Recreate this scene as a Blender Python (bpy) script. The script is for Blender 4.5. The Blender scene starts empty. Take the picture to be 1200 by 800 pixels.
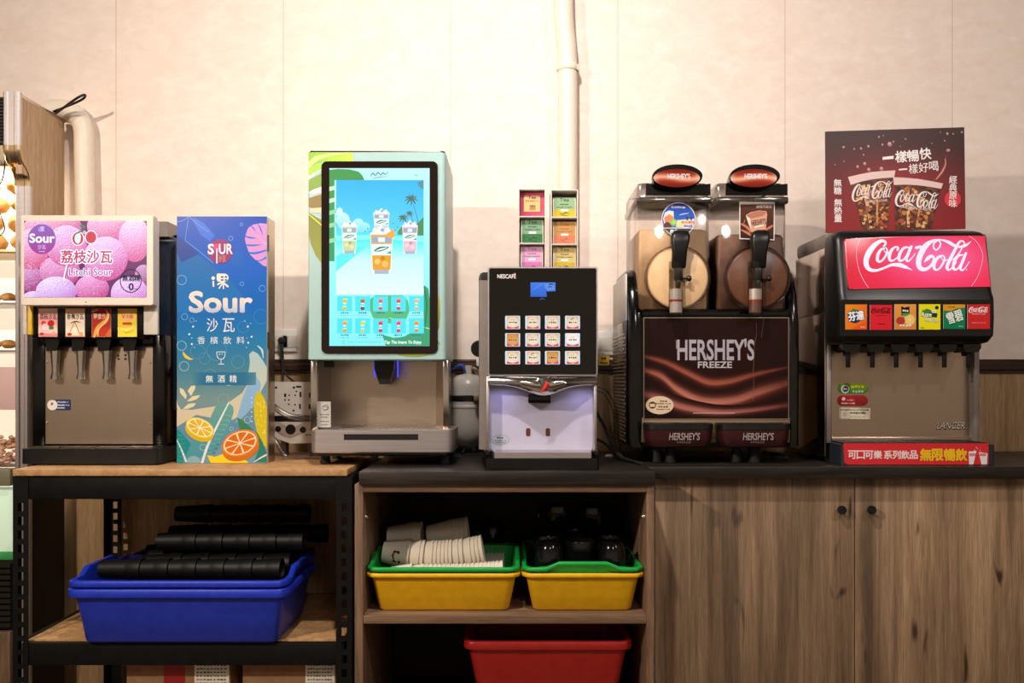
import bpy, bmesh, math, random
from mathutils import Vector, Matrix
from mathutils.geometry import tessellate_polygon
random.seed(7)
R = math.radians
C = bpy.context.scene.collection
SC = bpy.context.scene

# ------------------------------------------------------------------ camera, light, exposure
EYE = 1.095          # camera height; the lens is 1000 px long in a 1200 px wide frame
cam_d = bpy.data.cameras.new('camera'); cam = bpy.data.objects.new('camera', cam_d); C.objects.link(cam)
cam.location = (0, 0, EYE); cam.rotation_euler = (R(90), 0, 0)
cam_d.sensor_width = 36; cam_d.lens = 30; cam_d.shift_y = 46 / 1200; cam_d.clip_start = 0.05
SC.camera = cam
SC.view_settings.view_transform = 'Standard'; SC.view_settings.look = 'None'
SC.view_settings.gamma = 1; SC.view_settings.use_curve_mapping = False
SC.view_settings.exposure = 0.0
wd = bpy.data.worlds.new('world'); SC.world = wd; wd.use_nodes = True
# a warm room: dim all round, with a bright band added behind the camera for steel to reflect
_n = wd.node_tree.nodes; _bg = _n['Background']; _bg.inputs[0].default_value = (1.0, 0.76, 0.56, 1)
_co = _n.new('ShaderNodeTexCoord'); _sp = _n.new('ShaderNodeSeparateXYZ'); wd.node_tree.links.new(_co.outputs['Generated'], _sp.inputs[0])
def _mr(sock, a, b_, c, d):
    m = _n.new('ShaderNodeMapRange'); m.interpolation_type = 'SMOOTHSTEP'
    for i, v in enumerate((a, b_, c, d)): m.inputs[i + 1].default_value = v
    wd.node_tree.links.new(sock, m.inputs[0]); return m.outputs[0]
_back = _mr(_sp.outputs['Y'], -.25, -.9, 0, 1); _zlo = _mr(_sp.outputs['Z'], -.24, -.05, 0, 1); _zhi = _mr(_sp.outputs['Z'], .40, .12, 0, 1)
def _mul(a, b_):
    m = _n.new('ShaderNodeMath'); m.operation = 'MULTIPLY'
    for i, v in enumerate((a, b_)):
        if isinstance(v, float): m.inputs[i].default_value = v
        else: wd.node_tree.links.new(v, m.inputs[i])
    return m.outputs[0]
_ad = _n.new('ShaderNodeMath'); _ad.operation = 'ADD'; _ad.inputs[1].default_value = .035
wd.node_tree.links.new(_mul(_mul(_mul(_back, _zlo), _zhi), .32), _ad.inputs[0]); wd.node_tree.links.new(_ad.outputs[0], _bg.inputs[1])

def lamp(name, loc, target, power, size, col=(1, .86, .74), spread=180, size_y=None):
    d = bpy.data.lights.new(name, 'AREA'); o = bpy.data.objects.new(name, d); C.objects.link(o)
    d.energy = power; d.color = col; d.shape = 'DISK' if size_y is None else 'RECTANGLE'; d.size = size
    if size_y: d.size_y = size_y
    d.spread = R(spread)
    o.location = loc
    o.rotation_euler = (Vector(target) - Vector(loc)).to_track_quat('-Z', 'Y').to_euler()
    return o

lamp('ceiling_lamp', (-0.20, 1.25, 2.95), (0.10, 3.0, 1.45), 21.5, .10, (1, .92, .86), 125)
lamp('ceiling_lamp', (-1.75, 0.57, 2.22), (0.3, 2.7, 0.9), 42, .08, (1, .84, .70), 170)
lamp('ceiling_lamp', (2.00, 0.30, 2.80), (0.9, 3.0, 1.3), 17, .14, (1, .90, .85), 170)
lamp('ceiling_lamp', (0.50, -1.00, 2.85), (0.2, 3.0, 1.5), 10, .40, (1, .90, .84), 150)  # added frontal fill that softens the shadows on the wall

# ------------------------------------------------------------------ helpers
def W(px, py, Y):
    """the point at distance Y that the photograph shows at (px, py)"""
    return Vector(((px - 600) * Y / 1000, Y, EYE - (py - 446) * Y / 1000))
def X_(px, Y): return (px - 600) * Y / 1000
def Z_(py, Y): return EYE - (py - 446) * Y / 1000
def lin(c):
    if isinstance(c, str):
        c = c.lstrip('#'); c = tuple(int(c[i:i + 2], 16) for i in (0, 2, 4))
    return tuple(((v / 255) / 12.92 if v / 255 <= .04045 else ((v / 255 + .055) / 1.055) ** 2.4) for v in c)
def hx(c):
    if isinstance(c, str):
        c = c.lstrip('#'); return tuple(int(c[i:i + 2], 16) for i in (0, 2, 4))
    return c
def mix(a, b, t):
    a, b = hx(a), hx(b); t = max(0, min(1, t))
    return tuple(a[i] + (b[i] - a[i]) * t for i in range(3))

def root_loc(o):
    while o.parent: o = o.parent
    return o.location.copy()
def props(o, label, cat, group=None, kind=None):
    if label: o['label'] = label
    if cat: o['category'] = cat
    if group: o['group'] = group
    if kind: o['kind'] = kind
    return o
def thing(name, label, cat, loc, group=None):
    o = bpy.data.objects.new(name, None); C.objects.link(o); o.location = loc; o.empty_display_size = .03
    return props(o, label, cat, group)
def copy_tree(o, parent=None):
    c = o.copy(); C.objects.link(c)
    if parent: c.parent = parent
    for ch in list(o.children): copy_tree(ch, c)
    return c

def finish(me, mat, smooth):
    for m in (mat if isinstance(mat, (list, tuple)) else [mat]): me.materials.append(m)
    if smooth:
        me.shade_smooth(); me.set_sharp_from_angle(angle=R(smooth))
def catmull(pts, k=6):
    pts = [Vector(p) for p in pts]
    if len(pts) < 3: return pts
    out = []
    for i in range(len(pts) - 1):
        p0 = pts[max(i - 1, 0)]; p1 = pts[i]; p2 = pts[i + 1]; p3 = pts[min(i + 2, len(pts) - 1)]
        for j in range(k):
            t = j / k
            out.append(.5 * ((2 * p1) + (p2 - p0) * t + (2 * p0 - 5 * p1 + 4 * p2 - p3) * t * t + (3 * p1 - p0 - 3 * p2 + p3) * t ** 3))
    out.append(pts[-1]); return out
def rrect(x0, y0, x1, y1, r, n=5):
    if not isinstance(r, (tuple, list)): r = (r, r, r, r)
    p = []
    for (cx, cy, a, q) in ((x0, y0, 180, r[0]), (x1, y0, 270, r[1]), (x1, y1, 0, r[2]), (x0, y1, 90, r[3])):
        sx = 1 if cx == x0 else -1; sy = 1 if cy == y0 else -1
        if q <= 0: p.append((cx, cy)); continue
        for i in range(n + 1):
            t = R(a + 90 * i / n); p.append((cx + sx * q + q * math.cos(t), cy + sy * q + q * math.sin(t)))
    return p
def ell(cx, cy, rx, ry=None, n=28, a0=0, a1=360, rot=0):
    ry = ry or rx; p = []; full = abs(a1 - a0) >= 360
    for i in range(n if full else n + 1):
        t = R(a0 + (a1 - a0) * i / n); x, y = rx * math.cos(t), ry * math.sin(t); q = R(rot)
        p.append((cx + x * math.cos(q) - y * math.sin(q), cy + x * math.sin(q) + y * math.cos(q)))
    return p

class MB:
    def __init__(s): s.bm = bmesh.new()
    def box(s, x0, x1, y0, y1, z0, z1, bev=0, seg=2):
        bm = s.bm
        v = [bm.verts.new((x, y, z)) for x in (x0, x1) for y in (y0, y1) for z in (z0, z1)]
        f = [bm.faces.new([v[i] for i in q]) for q in ((0, 1, 3, 2), (4, 6, 7, 5), (0, 4, 5, 1), (2, 3, 7, 6), (0, 2, 6, 4), (1, 5, 7, 3))]
        if bev:
            e = {ed for q in f for ed in q.edges}
            bmesh.ops.bevel(bm, geom=list(e), offset=bev, segments=seg, profile=.5, affect='EDGES')
        return s
    def pbox(s, px0, py0, px1, py1, Y, dep, bev=0, seg=2):
        a = W(px0, py0, Y); b = W(px1, py1, Y)
        return s.box(a.x, b.x, Y, Y + dep, b.z, a.z, bev, seg)
    def loft(s, secs, cap=True, loop=False):
        bm = s.bm; rings = [[bm.verts.new(p) for p in q] for q in secs]
        n = len(rings[0]); rr = list(zip(rings, rings[1:])) + ([(rings[-1], rings[0])] if loop else [])
        for a, b in rr:
            for i in range(n): bm.faces.new((a[i], a[(i + 1) % n], b[(i + 1) % n], b[i]))
        if cap and not loop: bm.faces.new(list(reversed(rings[0]))); bm.faces.new(rings[-1])
        return s
    def slab(s, out, Y, dep, inset=0):
        """a plate whose front outline is given in photo pixels at distance Y; inset rounds the front edge"""
        f = [W(x, y, Y) for x, y in out]; d = Vector((0, dep, 0))
        if inset:
            c = sum(f, Vector()) / len(f)
            g = []
            for p in f:
                q = p - c; l = max(abs(q.x), abs(q.z), 1e-6); g.append(c + q * (1 - inset / max(q.length, inset * 2)))
            s.loft([g, [p + Vector((0, inset * .9, 0)) for p in f], [p + d for p in f]])
        else: s.loft([f, [p + d for p in f]])
        return s
    def frame(s, out, inn, Y, dep):
        """a ring plate between two outlines (same point count) in photo pixels"""
        d = Vector((0, dep, 0)); a = [W(x, y, Y) for x, y in out]; b = [W(x, y, Y) for x, y in inn]
        return s.loft([a, b, [p + d for p in b], [p + d for p in a]], loop=True)
    def tube(s, pts, r, n=10, k=6, cap=True):
        P = catmull(pts, k) if k > 1 else [Vector(p) for p in pts]
        secs = []; up = None
        for i, p in enumerate(P):
            t = (P[min(i + 1, len(P) - 1)] - P[max(i - 1, 0)]).normalized()
            if up is None:
                up = t.orthogonal().normalized()
            else:
                up = (up - t * up.dot(t)).normalized()
            w = t.cross(up); rr = r[min(i * len(r) // len(P), len(r) - 1)] if isinstance(r, (list, tuple)) else r
            secs.append([p + (up * math.cos(2 * math.pi * j / n) + w * math.sin(2 * math.pi * j / n)) * rr for j in range(n)])
        return s.loft(secs, cap)
    def lathe(s, prof, loc=(0, 0, 0), axis='Z', n=24, cap=True, sx=1, sy=1):
        loc = Vector(loc); secs = []
        for r, h in prof:
            ring = []
            for i in range(n):
                t = 2 * math.pi * i / n; x, y = r * math.cos(t) * sx, r * math.sin(t) * sy
                ring.append(loc + (Vector((x, y, h)) if axis == 'Z' else Vector((h, x, y)) if axis == 'X' else Vector((x, h, y))))
            secs.append(ring)
        return s.loft(secs, cap)
    def ball(s, c, rx, ry=None, rz=None, u=14, v=9, jit=0):
        m = Matrix.Translation(c) @ Matrix.Diagonal((rx, ry or rx, rz or rx, 1))
        r = bmesh.ops.create_uvsphere(s.bm, u_segments=u, v_segments=v, radius=1, matrix=m)
        if jit:
            for q in r['verts']: q.co += Vector([random.uniform(-jit, jit) for _ in range(3)])
        return s
    def build(s, name, mat, parent=None, smooth=40, label=None):
        bmesh.ops.recalc_face_normals(s.bm, faces=s.bm.faces)
        me = bpy.data.meshes.new(name); s.bm.to_mesh(me); s.bm.free()
        finish(me, mat, smooth); o = bpy.data.objects.new(name, me); C.objects.link(o)
        if parent is not None:
            me.transform(Matrix.Translation(-root_loc(parent))); o.parent = parent
        else:
            lo = [min(v.co[i] for v in me.vertices) for i in range(3)]; hi = [max(v.co[i] for v in me.vertices) for i in range(3)]
            b = Vector(((lo[0] + hi[0]) / 2, (lo[1] + hi[1]) / 2, lo[2]))
            me.transform(Matrix.Translation(-b)); o.location = b
        if label: o['label'] = label
        return o

# flat printed or lit artwork, laid on a real surface layer by layer
_tc = {}
def glyphs(body, bold, res=3):
    key = (body, bold)
    if key not in _tc:
        c = bpy.data.curves.new('lettering', 'FONT'); c.body = body; c.offset = bold; c.resolution_u = res
        o = bpy.data.objects.new('lettering', c); C.objects.link(o); bpy.context.view_layer.update()
        dg = bpy.context.evaluated_depsgraph_get(); m = bpy.data.meshes.new_from_object(o.evaluated_get(dg))
        _tc[key] = ([v.co.copy() for v in m.vertices], [tuple(p.vertices) for p in m.polygons])
        bpy.data.objects.remove(o); bpy.data.curves.remove(c); bpy.data.meshes.remove(m)
    return _tc[key]
def front(Y): return (lambda x, y: W(x, y, Y)), Vector((0, -1, 0))
def tilted(p, n):
    n = Vector(n).normalized(); o = Vector((0, 0, EYE)); p = Vector(p)
    def at(x, y):
        d = Vector((x - 600, 1000, 446 - y)); return o + d * ((p - o).dot(n) / d.dot(n))
    return at, (n if n.y < 0 else -n)
class G:
    def __init__(s, plane, step=.00016):
        s.at, s.n = plane; s.v = []; s.f = []; s.c = []; s.step = step; s.map = None; s.k = 0
    def put(s, pts, faces, col, L):
        b = len(s.v); s.k += 1
        for p in pts:
            x, y = p[0], p[1]
            if s.map: x, y = s.map(x, y)
            s.v.append(s.at(x, y) + s.n * (s.step * (L + 1) + 3e-6 * (s.k % 40)))
            s.c.append(lin(col(x, y) if callable(col) else col))
        s.f += [tuple(b + i for i in q) for q in faces]
    def poly(s, pts, col, L=1):
        t = tessellate_polygon([[Vector((p[0], p[1], 0)) for p in pts]])
        s.put(pts, [tuple(q) for q in t], col, L); return s
    def rect(s, x0, y0, x1, y1, col, L=0, nx=1, ny=1):
        pts = [(x0 + (x1 - x0) * i / nx, y0 + (y1 - y0) * j / ny) for j in range(ny + 1) for i in range(nx + 1)]
        s.put(pts, [(j * (nx + 1) + i, j * (nx + 1) + i + 1, (j + 1) * (nx + 1) + i + 1, (j + 1) * (nx + 1) + i) for j in range(ny) for i in range(nx)], col, L); return s
    def disc(s, cx, cy, r, col, L=1, ry=None, n=28, rot=0, rings=1):
        pts = [(cx, cy)]; fs = []
        for k in range(1, rings + 1): pts += ell(cx, cy, r * k / rings, (ry or r) * k / rings, n, rot=rot)
        fs += [(0, 1 + i, 1 + (i + 1) % n) for i in range(n)]
        for k in range(rings - 1):
            a = 1 + k * n; fs += [(a + i, a + n + i, a + n + (i + 1) % n, a + (i + 1) % n) for i in range(n)]
        s.put(pts, fs, col, L); return s
    def ring(s, cx, cy, r, w, col, L=1, ry=None, n=32):
        ry = ry or r; a = ell(cx, cy, r, ry, n); b = ell(cx, cy, r - w, ry - w, n)
        s.put(a + b, [(i, (i + 1) % n, n + (i + 1) % n, n + i) for i in range(n)], col, L); return s
    def brush(s, pts, col, L=1, k=6, f=1.0, cap=True):
        """a stroke through (x, y, width) points"""
        P = catmull([Vector(p) for p in pts], k); a = []; b = []
        for i, p in enumerate(P):
            t = P[min(i + 1, len(P) - 1)] - P[max(i - 1, 0)]; t.z = 0
            if t.length < 1e-6: t = Vector((1, 0, 0))
            t.normalize(); nn = Vector((-t.y, t.x, 0)) * max(p.z, .02) * f / 2
            a.append((p.x + nn.x, p.y + nn.y)); b.append((p.x - nn.x, p.y - nn.y))
        m = len(P); s.put(a + b, [(i, i + 1, m + i + 1, m + i) for i in range(m - 1)], col, L)
        if cap:
            for p in (P[0], P[-1]):
                if p.z * f > .5: s.disc(p.x, p.y, p.z * f / 2, col, L, n=10)
        return s
    def line(s, pts, w, col, L=1, k=1): return s.brush([(x, y, w) for x, y in pts], col, L, k, cap=False)
    def text(s, body, x0, y0, x1, y1, col, L=3, bold=0.0, rot=0, shear=0, outline=None, ow=.05, keep=False, curve=None):
        v0, _ = glyphs(body, 0)
        if not v0: return s
        lx = min(p.x for p in v0); hx_ = max(p.x for p in v0); ly = min(p.y for p in v0); hy = max(p.y for p in v0)
        cx, cy = (x0 + x1) / 2, (y0 + y1) / 2
        cjk = any(ord(q) > 0x2e80 for q in body)
        def go(bd, colr, lay):
            if bd > .004 and (cjk or bd > .035):
                dpx = bd * (y1 - y0) * 1.05      # fatten by overlaying shifted copies: keeps thin counters open
                for k in range(8): one(0, colr, lay, dpx * math.cos(k * math.pi / 4), dpx * math.sin(k * math.pi / 4))
            else: one(bd, colr, lay, 0, 0)
        def one(bd, colr, lay, ox, oy):
            v, f = glyphs(body, bd); pts = []
            for p in v:
                x = (p.x - lx) / max(hx_ - lx, 1e-6); y = (p.y - ly) / max(hy - ly, 1e-6)
                X = x0 + x * (x1 - x0) - cx + shear * (y - .5) * (y1 - y0); Y = y1 - y * (y1 - y0) - cy
                q = R(rot); X, Y = X * math.cos(q) - Y * math.sin(q), X * math.sin(q) + Y * math.cos(q)
                if curve: Y += curve * X * X
                pts.append((cx + X + ox, cy + Y + oy))
            s.put(pts, f, colr, lay)
        if outline: go(bold + ow, outline, L - 1)
        go(bold, col, L); return s
    def dashes(s, x0, y0, x1, y1, col, L=3, n=8, seed=1):
        """a line of print too small to read"""
        r = random.Random(seed); w = (x1 - x0) / n
        for i in range(n):
            s.rect(x0 + i * w + w * .1, y0 + (y1 - y0) * r.uniform(0, .25), x0 + (i + r.uniform(.6, .95)) * w, y1 - (y1 - y0) * r.uniform(0, .25), col, L)
        return s
    def build(s, name, mat, parent, label=None):
        me = bpy.data.meshes.new(name); off = root_loc(parent)
        me.from_pydata([p - off for p in s.v], [], s.f)
        ca = me.color_attributes.new('Col', 'FLOAT_COLOR', 'POINT')
        ca.data.foreach_set('color', [q for c in s.c for q in (*c, 1)])
        me.materials.append(mat); me.update()
        # face the viewer's side
        bm = bmesh.new(); bm.from_mesh(me)
        for f in bm.faces:
            f.normal_update()
            if f.normal.dot(s.n) < 0: f.normal_flip()
        bm.to_mesh(me); bm.free()
        o = bpy.data.objects.new(name, me); C.objects.link(o); o.parent = parent
        if label: o['label'] = label
        return o

# ------------------------------------------------------------------ materials
def mat(name, col, rough=.5, metal=0, spec=.5, emit=None, es=1, coat=0, aniso=0):
    m = bpy.data.materials.new(name); m.use_nodes = True; b = m.node_tree.nodes['Principled BSDF']
    b.inputs['Base Color'].default_value = (*lin(col), 1); b.inputs['Roughness'].default_value = rough
    b.inputs['Metallic'].default_value = metal; b.inputs['Specular IOR Level'].default_value = spec
    b.inputs['Coat Weight'].default_value = coat; b.inputs['Anisotropic'].default_value = aniso
    if emit: b.inputs['Emission Color'].default_value = (*lin(emit), 1); b.inputs['Emission Strength'].default_value = es
    return m
def nd(m, t, **kw):
    n = m.node_tree.nodes.new(t)
    for k, v in kw.items():
        if k in n.inputs: n.inputs[k].default_value = v
        else: setattr(n, k, v)
    return n
def lk(m, a, b): m.node_tree.links.new(a, b)
def noise(m, scale, detail=4, sc=(1, 1, 1), rough=.5, dist=0):
    tc = nd(m, 'ShaderNodeTexCoord'); mp = nd(m, 'ShaderNodeMapping'); mp.inputs['Scale'].default_value = sc
    lk(m, tc.outputs['Object'], mp.inputs['Vector'])
    n = nd(m, 'ShaderNodeTexNoise'); n.inputs['Scale'].default_value = scale; n.inputs['Detail'].default_value = detail
    n.inputs['Roughness'].default_value = rough; n.inputs['Distortion'].default_value = dist
    lk(m, mp.outputs['Vector'], n.inputs['Vector']); return n.outputs['Fac']
def ramp(m, fac, stops):
    r = nd(m, 'ShaderNodeValToRGB'); e = r.color_ramp.elements
    while len(e) < len(stops): e.new(.5)
    for q, (p, c) in zip(e, stops): q.position = p; q.color = (*lin(c), 1)
    lk(m, fac, r.inputs['Fac']); return r.outputs['Color']
def mixc(m, a, b, fac, mode='MIX'):
    n = nd(m, 'ShaderNodeMix', data_type='RGBA', blend_type=mode)
    if isinstance(fac, (int, float)): n.inputs[0].default_value = fac
    else: lk(m, fac, n.inputs[0])
    for s_, i in ((a, 6), (b, 7)):
        if isinstance(s_, (tuple, str)): n.inputs[i].default_value = (*lin(s_), 1)
        else: lk(m, s_, n.inputs[i])
    return n.outputs[2]
def bump(m, fac, st=.1, d=.002):
    b = nd(m, 'ShaderNodeBump'); b.inputs['Strength'].default_value = st; b.inputs['Distance'].default_value = d
    lk(m, fac, b.inputs['Height']); lk(m, b.outputs['Normal'], m.node_tree.nodes['Principled BSDF'].inputs['Normal'])
def setc(m, c): lk(m, c, m.node_tree.nodes['Principled BSDF'].inputs['Base Color'])
def plastic(name, col, rough=.4, var=.06, **kw):
    m = mat(name, col, rough, **kw); f = noise(m, 40, 3)
    setc(m, ramp(m, f, [(.3, mix(col, (0, 0, 0), var)), (.7, mix(col, (255, 255, 255), var * .5))])); bump(m, noise(m, 400, 2), .03, .0005); return m
def wood(name, cs, sc=(14, 14, .8), scale=3, rough=.55, fine=(90, 90, 3), knots=False, spec=.4):
    m = mat(name, cs[1], rough, spec=spec)
    a = noise(m, scale, 6, sc, .6, .6); c = ramp(m, a, [(.30, cs[0]), (.5, cs[1]), (.68, cs[2])])
    f = noise(m, 6, 3, fine, .6); c = mixc(m, c, ramp(m, f, [(.35, (160, 160, 160)), (.6, (255, 255, 255))]), .5, 'MULTIPLY')
    if knots:
        b = noise(m, 1.0, 3, (5.5, 5.5, .35), .5, .4); c = mixc(m, c, ramp(m, b, [(.36, (120, 112, 106)), (.5, (215, 205, 196)), (.62, (255, 248, 236))]), .8, 'MULTIPLY')
        k = noise(m, 2.0, 2, (6.5, 6.5, 1.5), .4, 1.4); c = mixc(m, c, ramp(m, k, [(.255, (60, 44, 32)), (.33, (255, 255, 255))]), .85, 'MULTIPLY')
    setc(m, c); bump(m, f, .15, .001); return m
def steel(name, col, rough=.3, sc=(2, 2, 300), aniso=.0, var=.08):
    m = mat(name, col, rough, 1.0, aniso=aniso); f = noise(m, 4, 3, sc, .6)
    setc(m, ramp(m, f, [(.3, mix(col, (0, 0, 0), var)), (.7, mix(col, (255, 255, 255), var))]))
    r = nd(m, 'ShaderNodeMapRange'); r.inputs['To Min'].default_value = rough * .85; r.inputs['To Max'].default_value = rough * 1.2
    lk(m, f, r.inputs['Value']); lk(m, r.outputs['Result'], m.node_tree.nodes['Principled BSDF'].inputs['Roughness']); return m
def attr_mat(name, rough=.4, emit=0, spec=.4, coat=0):
    m = mat(name, '#000000', rough, spec=spec, coat=coat); a = nd(m, 'ShaderNodeAttribute', attribute_name='Col')
    b = m.node_tree.nodes['Principled BSDF']
    if emit: lk(m, a.outputs['Color'], b.inputs['Emission Color']); b.inputs['Emission Strength'].default_value = emit
    else: lk(m, a.outputs['Color'], b.inputs['Base Color'])
    return m
def clear(name, tint, gloss=.12, rough=.08):
    m = bpy.data.materials.new(name); m.use_nodes = True; t = m.node_tree; t.nodes.clear()
    o = nd(m, 'ShaderNodeOutputMaterial'); tr = nd(m, 'ShaderNodeBsdfTransparent'); gl = nd(m, 'ShaderNodeBsdfGlossy'); mx = nd(m, 'ShaderNodeMixShader')
    fr = nd(m, 'ShaderNodeFresnel'); fr.inputs['IOR'].default_value = 1.35
    ad = nd(m, 'ShaderNodeMath', operation='ADD'); ad.inputs[1].default_value = gloss - .02
    tr.inputs['Color'].default_value = (*lin(tint), 1); gl.inputs['Roughness'].default_value = rough
    lk(m, fr.outputs['Fac'], ad.inputs[0]); lk(m, ad.outputs['Value'], mx.inputs['Fac'])
    lk(m, tr.outputs['BSDF'], mx.inputs[1]); lk(m, gl.outputs['BSDF'], mx.inputs[2]); lk(m, mx.outputs['Shader'], o.inputs['Surface']); return m

M = dict(
    black=plastic('black_plastic', (11, 10, 10), .38), gloss=plastic('gloss_black', (7, 6, 6), .14), rubber=plastic('rubber', (14, 13, 13), .7),
    softblack=plastic('soft_black', (14, 13, 13), .36), rackblack=plastic('rack_black', (9, 8, 7), .6, spec=.2),
    steel=steel('brushed_steel', (208, 190, 172), .28, (2, 2, 300), 0, .03), steeldark=steel('dark_steel', (120, 112, 106), .33), steelv=steel('brushed_steel_upright', (196, 176, 156), .30, (300, 300, 2), 0, .025),
    chrome=mat('chrome', (225, 220, 212), .12, 1), brass=mat('brass', (186, 160, 122), .35, 1), alu=steel('satin_aluminium', (206, 198, 196), .42),
    cream=plastic('cream_plastic', (226, 212, 196), .45, .02), white=plastic('white_plastic', (232, 226, 218), .4, .02), offwhite=plastic('painted_white_metal', (214, 205, 194), .45, .03),
    ivory=plastic('ivory_pipe', (238, 226, 208), .4, .02), yellow=plastic('yellow_tag', (236, 190, 50), .45),
    print=attr_mat('printed_film', .42), glossprint=attr_mat('gloss_print', .34, 0, .2), paperprint=attr_mat('paper_print', .7),
    screen=attr_mat('lit_screen', .25, 1.2), sign=attr_mat('lit_sign', .12, 1.05, .035),
    clear=clear('clear_plastic', (246, 243, 240), .05), smoke=clear('smoky_plastic', (230, 226, 222), .12, .15), hose=clear('clear_hose', (222, 212, 200), .10, .25),
    counter=wood('dark_laminate', [(24, 20, 17), (36, 30, 26), (54, 46, 40)], (.9, 14, 14), 3, .4, (3, 90, 90)),
    door=wood('rustic_oak', [(138, 114, 90), (178, 150, 120), (206, 178, 146)], (15, 15, .7), 2.2, .5, (110, 110, 3), True),
    cabwood=wood('grey_oak', [(104, 80, 60), (128, 100, 77), (148, 118, 92)], (16, 16, .9), 3, .5),
    cabwoodh=wood('grey_oak_level', [(104, 80, 60), (128, 100, 77), (148, 118, 92)], (.9, 16, 16), 3, .5, (3, 90, 90)),
    wains=wood('wainscot_oak', [(150, 118, 82), (176, 142, 102), (194, 160, 120)], (14, 14, .8), 3, .5),
    fridgewood=wood('fridge_laminate', [(184, 150, 116), (204, 170, 134), (216, 184, 150)], (16, 16, .9), 3, .5),
    board=wood('particle_board', [(170, 126, 82), (196, 150, 102), (212, 168, 118)], (3, 3, 3), 10, .45, (60, 60, 60)),
    trim=wood('dark_trim', [(40, 22, 17), (58, 33, 25), (74, 44, 34)], (1, 14, 14), 3, .4, (3, 90, 90)),
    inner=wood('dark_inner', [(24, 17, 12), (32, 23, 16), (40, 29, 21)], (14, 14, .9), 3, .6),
    bluebin=plastic('blue_bin', (26, 52, 190), .4), greenbin=plastic('green_bin', (10, 165, 60), .4), yellowbin=plastic('yellow_bin', (240, 184, 8), .4), redbin=plastic('red_bin', (176, 28, 22), .38),
    card=plastic('cardboard', (150, 108, 70), .8, .08), paper=plastic('paper_cup', (236, 226, 208), .6, .02),
    teal=plastic('pale_teal_paint', (158, 192, 188), .35, .015), navy=plastic('navy_paint', (28, 40, 62), .4), grey=plastic('grey_plastic', (120, 112, 106), .4),
    lav=plastic('pale_backsplash', (182, 178, 196), .35, .02), slushcream=plastic('cream_slush', (228, 192, 150), .5, .06), slushchoc=plastic('chocolate_slush', (140, 100, 80), .5, .1), drumcream=plastic('cream_drum', (230, 190, 142), .4, .04), drumchoc=plastic('chocolate_drum', (100, 60, 38), .35, .08),
    led=mat('blue_led', '#000000', .4, emit=(60, 70, 255), es=1.3), maroon=plastic('maroon_plastic', (52, 16, 18), .35), red=plastic('red_plastic', (200, 30, 28), .25),
    tank=plastic('grey_tank', (165, 158, 150), .35, .03), floor=wood('floor_tile', [(110, 92, 76), (130, 110, 92), (150, 128, 108)], (2, 2, 2), 2, .5),
    mug=plastic('black_ceramic', (12, 12, 14), .14), tumbler=plastic('black_tumbler', (7, 7, 7), .5, spec=.3), glowpanel=mat('lit_panel', (240, 236, 225), .6, emit=(255, 240, 214), es=.8),
    pastry=plastic('golden_pastry', (214, 158, 84), .7, .2), chips=plastic('pink_brown_chips', (236, 190, 158), .7, .2),
)

# ------------------------------------------------------------------ the room
WALL = 3.0
def struct(mb, name, m, smooth=30):
    o = mb.build(name, m, None, smooth); o['kind'] = 'structure'; return o
wp = mat('wallpaper', (238, 220, 204), .75, spec=.2)
_f = noise(wp, 14, 6, (1, 1, 1.6), .65, .5); _c = ramp(wp, _f, [(.3, (236, 217, 204)), (.55, (242, 226, 214)), (.75, (248, 234, 224))])
_t = nd(wp, 'ShaderNodeTexCoord'); _s = nd(wp, 'ShaderNodeSeparateXYZ'); lk(wp, _t.outputs['Object'], _s.inputs[0])
_a = nd(wp, 'ShaderNodeMath', operation='MULTIPLY_ADD'); _a.inputs[1].default_value = 1 / .588; _a.inputs[2].default_value = 10.5 - .372 / .588; lk(wp, _s.outputs['X'], _a.inputs[0])
_b = nd(wp, 'ShaderNodeMath', operation='FRACT'); lk(wp, _a.outputs[0], _b.inputs[0])
_d = nd(wp, 'ShaderNodeMath', operation='SUBTRACT'); _d.inputs[1].default_value = .5; lk(wp, _b.outputs[0], _d.inputs[0])
_e = nd(wp, 'ShaderNodeMath', operation='ABSOLUTE'); lk(wp, _d.outputs[0], _e.inputs[0])
_g = nd(wp, 'ShaderNodeMath', operation='LESS_THAN'); _g.inputs[1].default_value = .0022; lk(wp, _e.outputs[0], _g.inputs[0])
setc(wp, mixc(wp, _c, (206, 186, 170), _g.outputs[0])); bump(wp, _f, .12, .003)
struct(MB().box(-3.2, 3.2, WALL, WALL + .1, 0, 3.0), 'wall_back', wp)
struct(MB().box(-3.2, 3.2, -1.5, WALL + .1, -.05, 0), 'floor', M['floor'])
struct(MB().box(-3.2, 3.2, WALL - .012, WALL - .0002, .0005, 1.126), 'trim_2', M['wains'])
zt, zb = Z_(421, WALL), Z_(437, WALL)
prof = [(0, zt), (-.012, zt), (-.016, zt - .006), (-.016, zt - .012), (-.022, zt - .016), (-.026, zt - .022), (-.026, zb + .012), (-.02, zb + .008), (-.02, zb), (0, zb)]
struct(MB().loft([[Vector((x, WALL - .0003 + a, z)) for a, z in prof] for x in (-3.19, 3.19)]), 'trim_1', M['trim'], 25)

# ------------------------------------------------------------------ counters and rack
CT = .85
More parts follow.
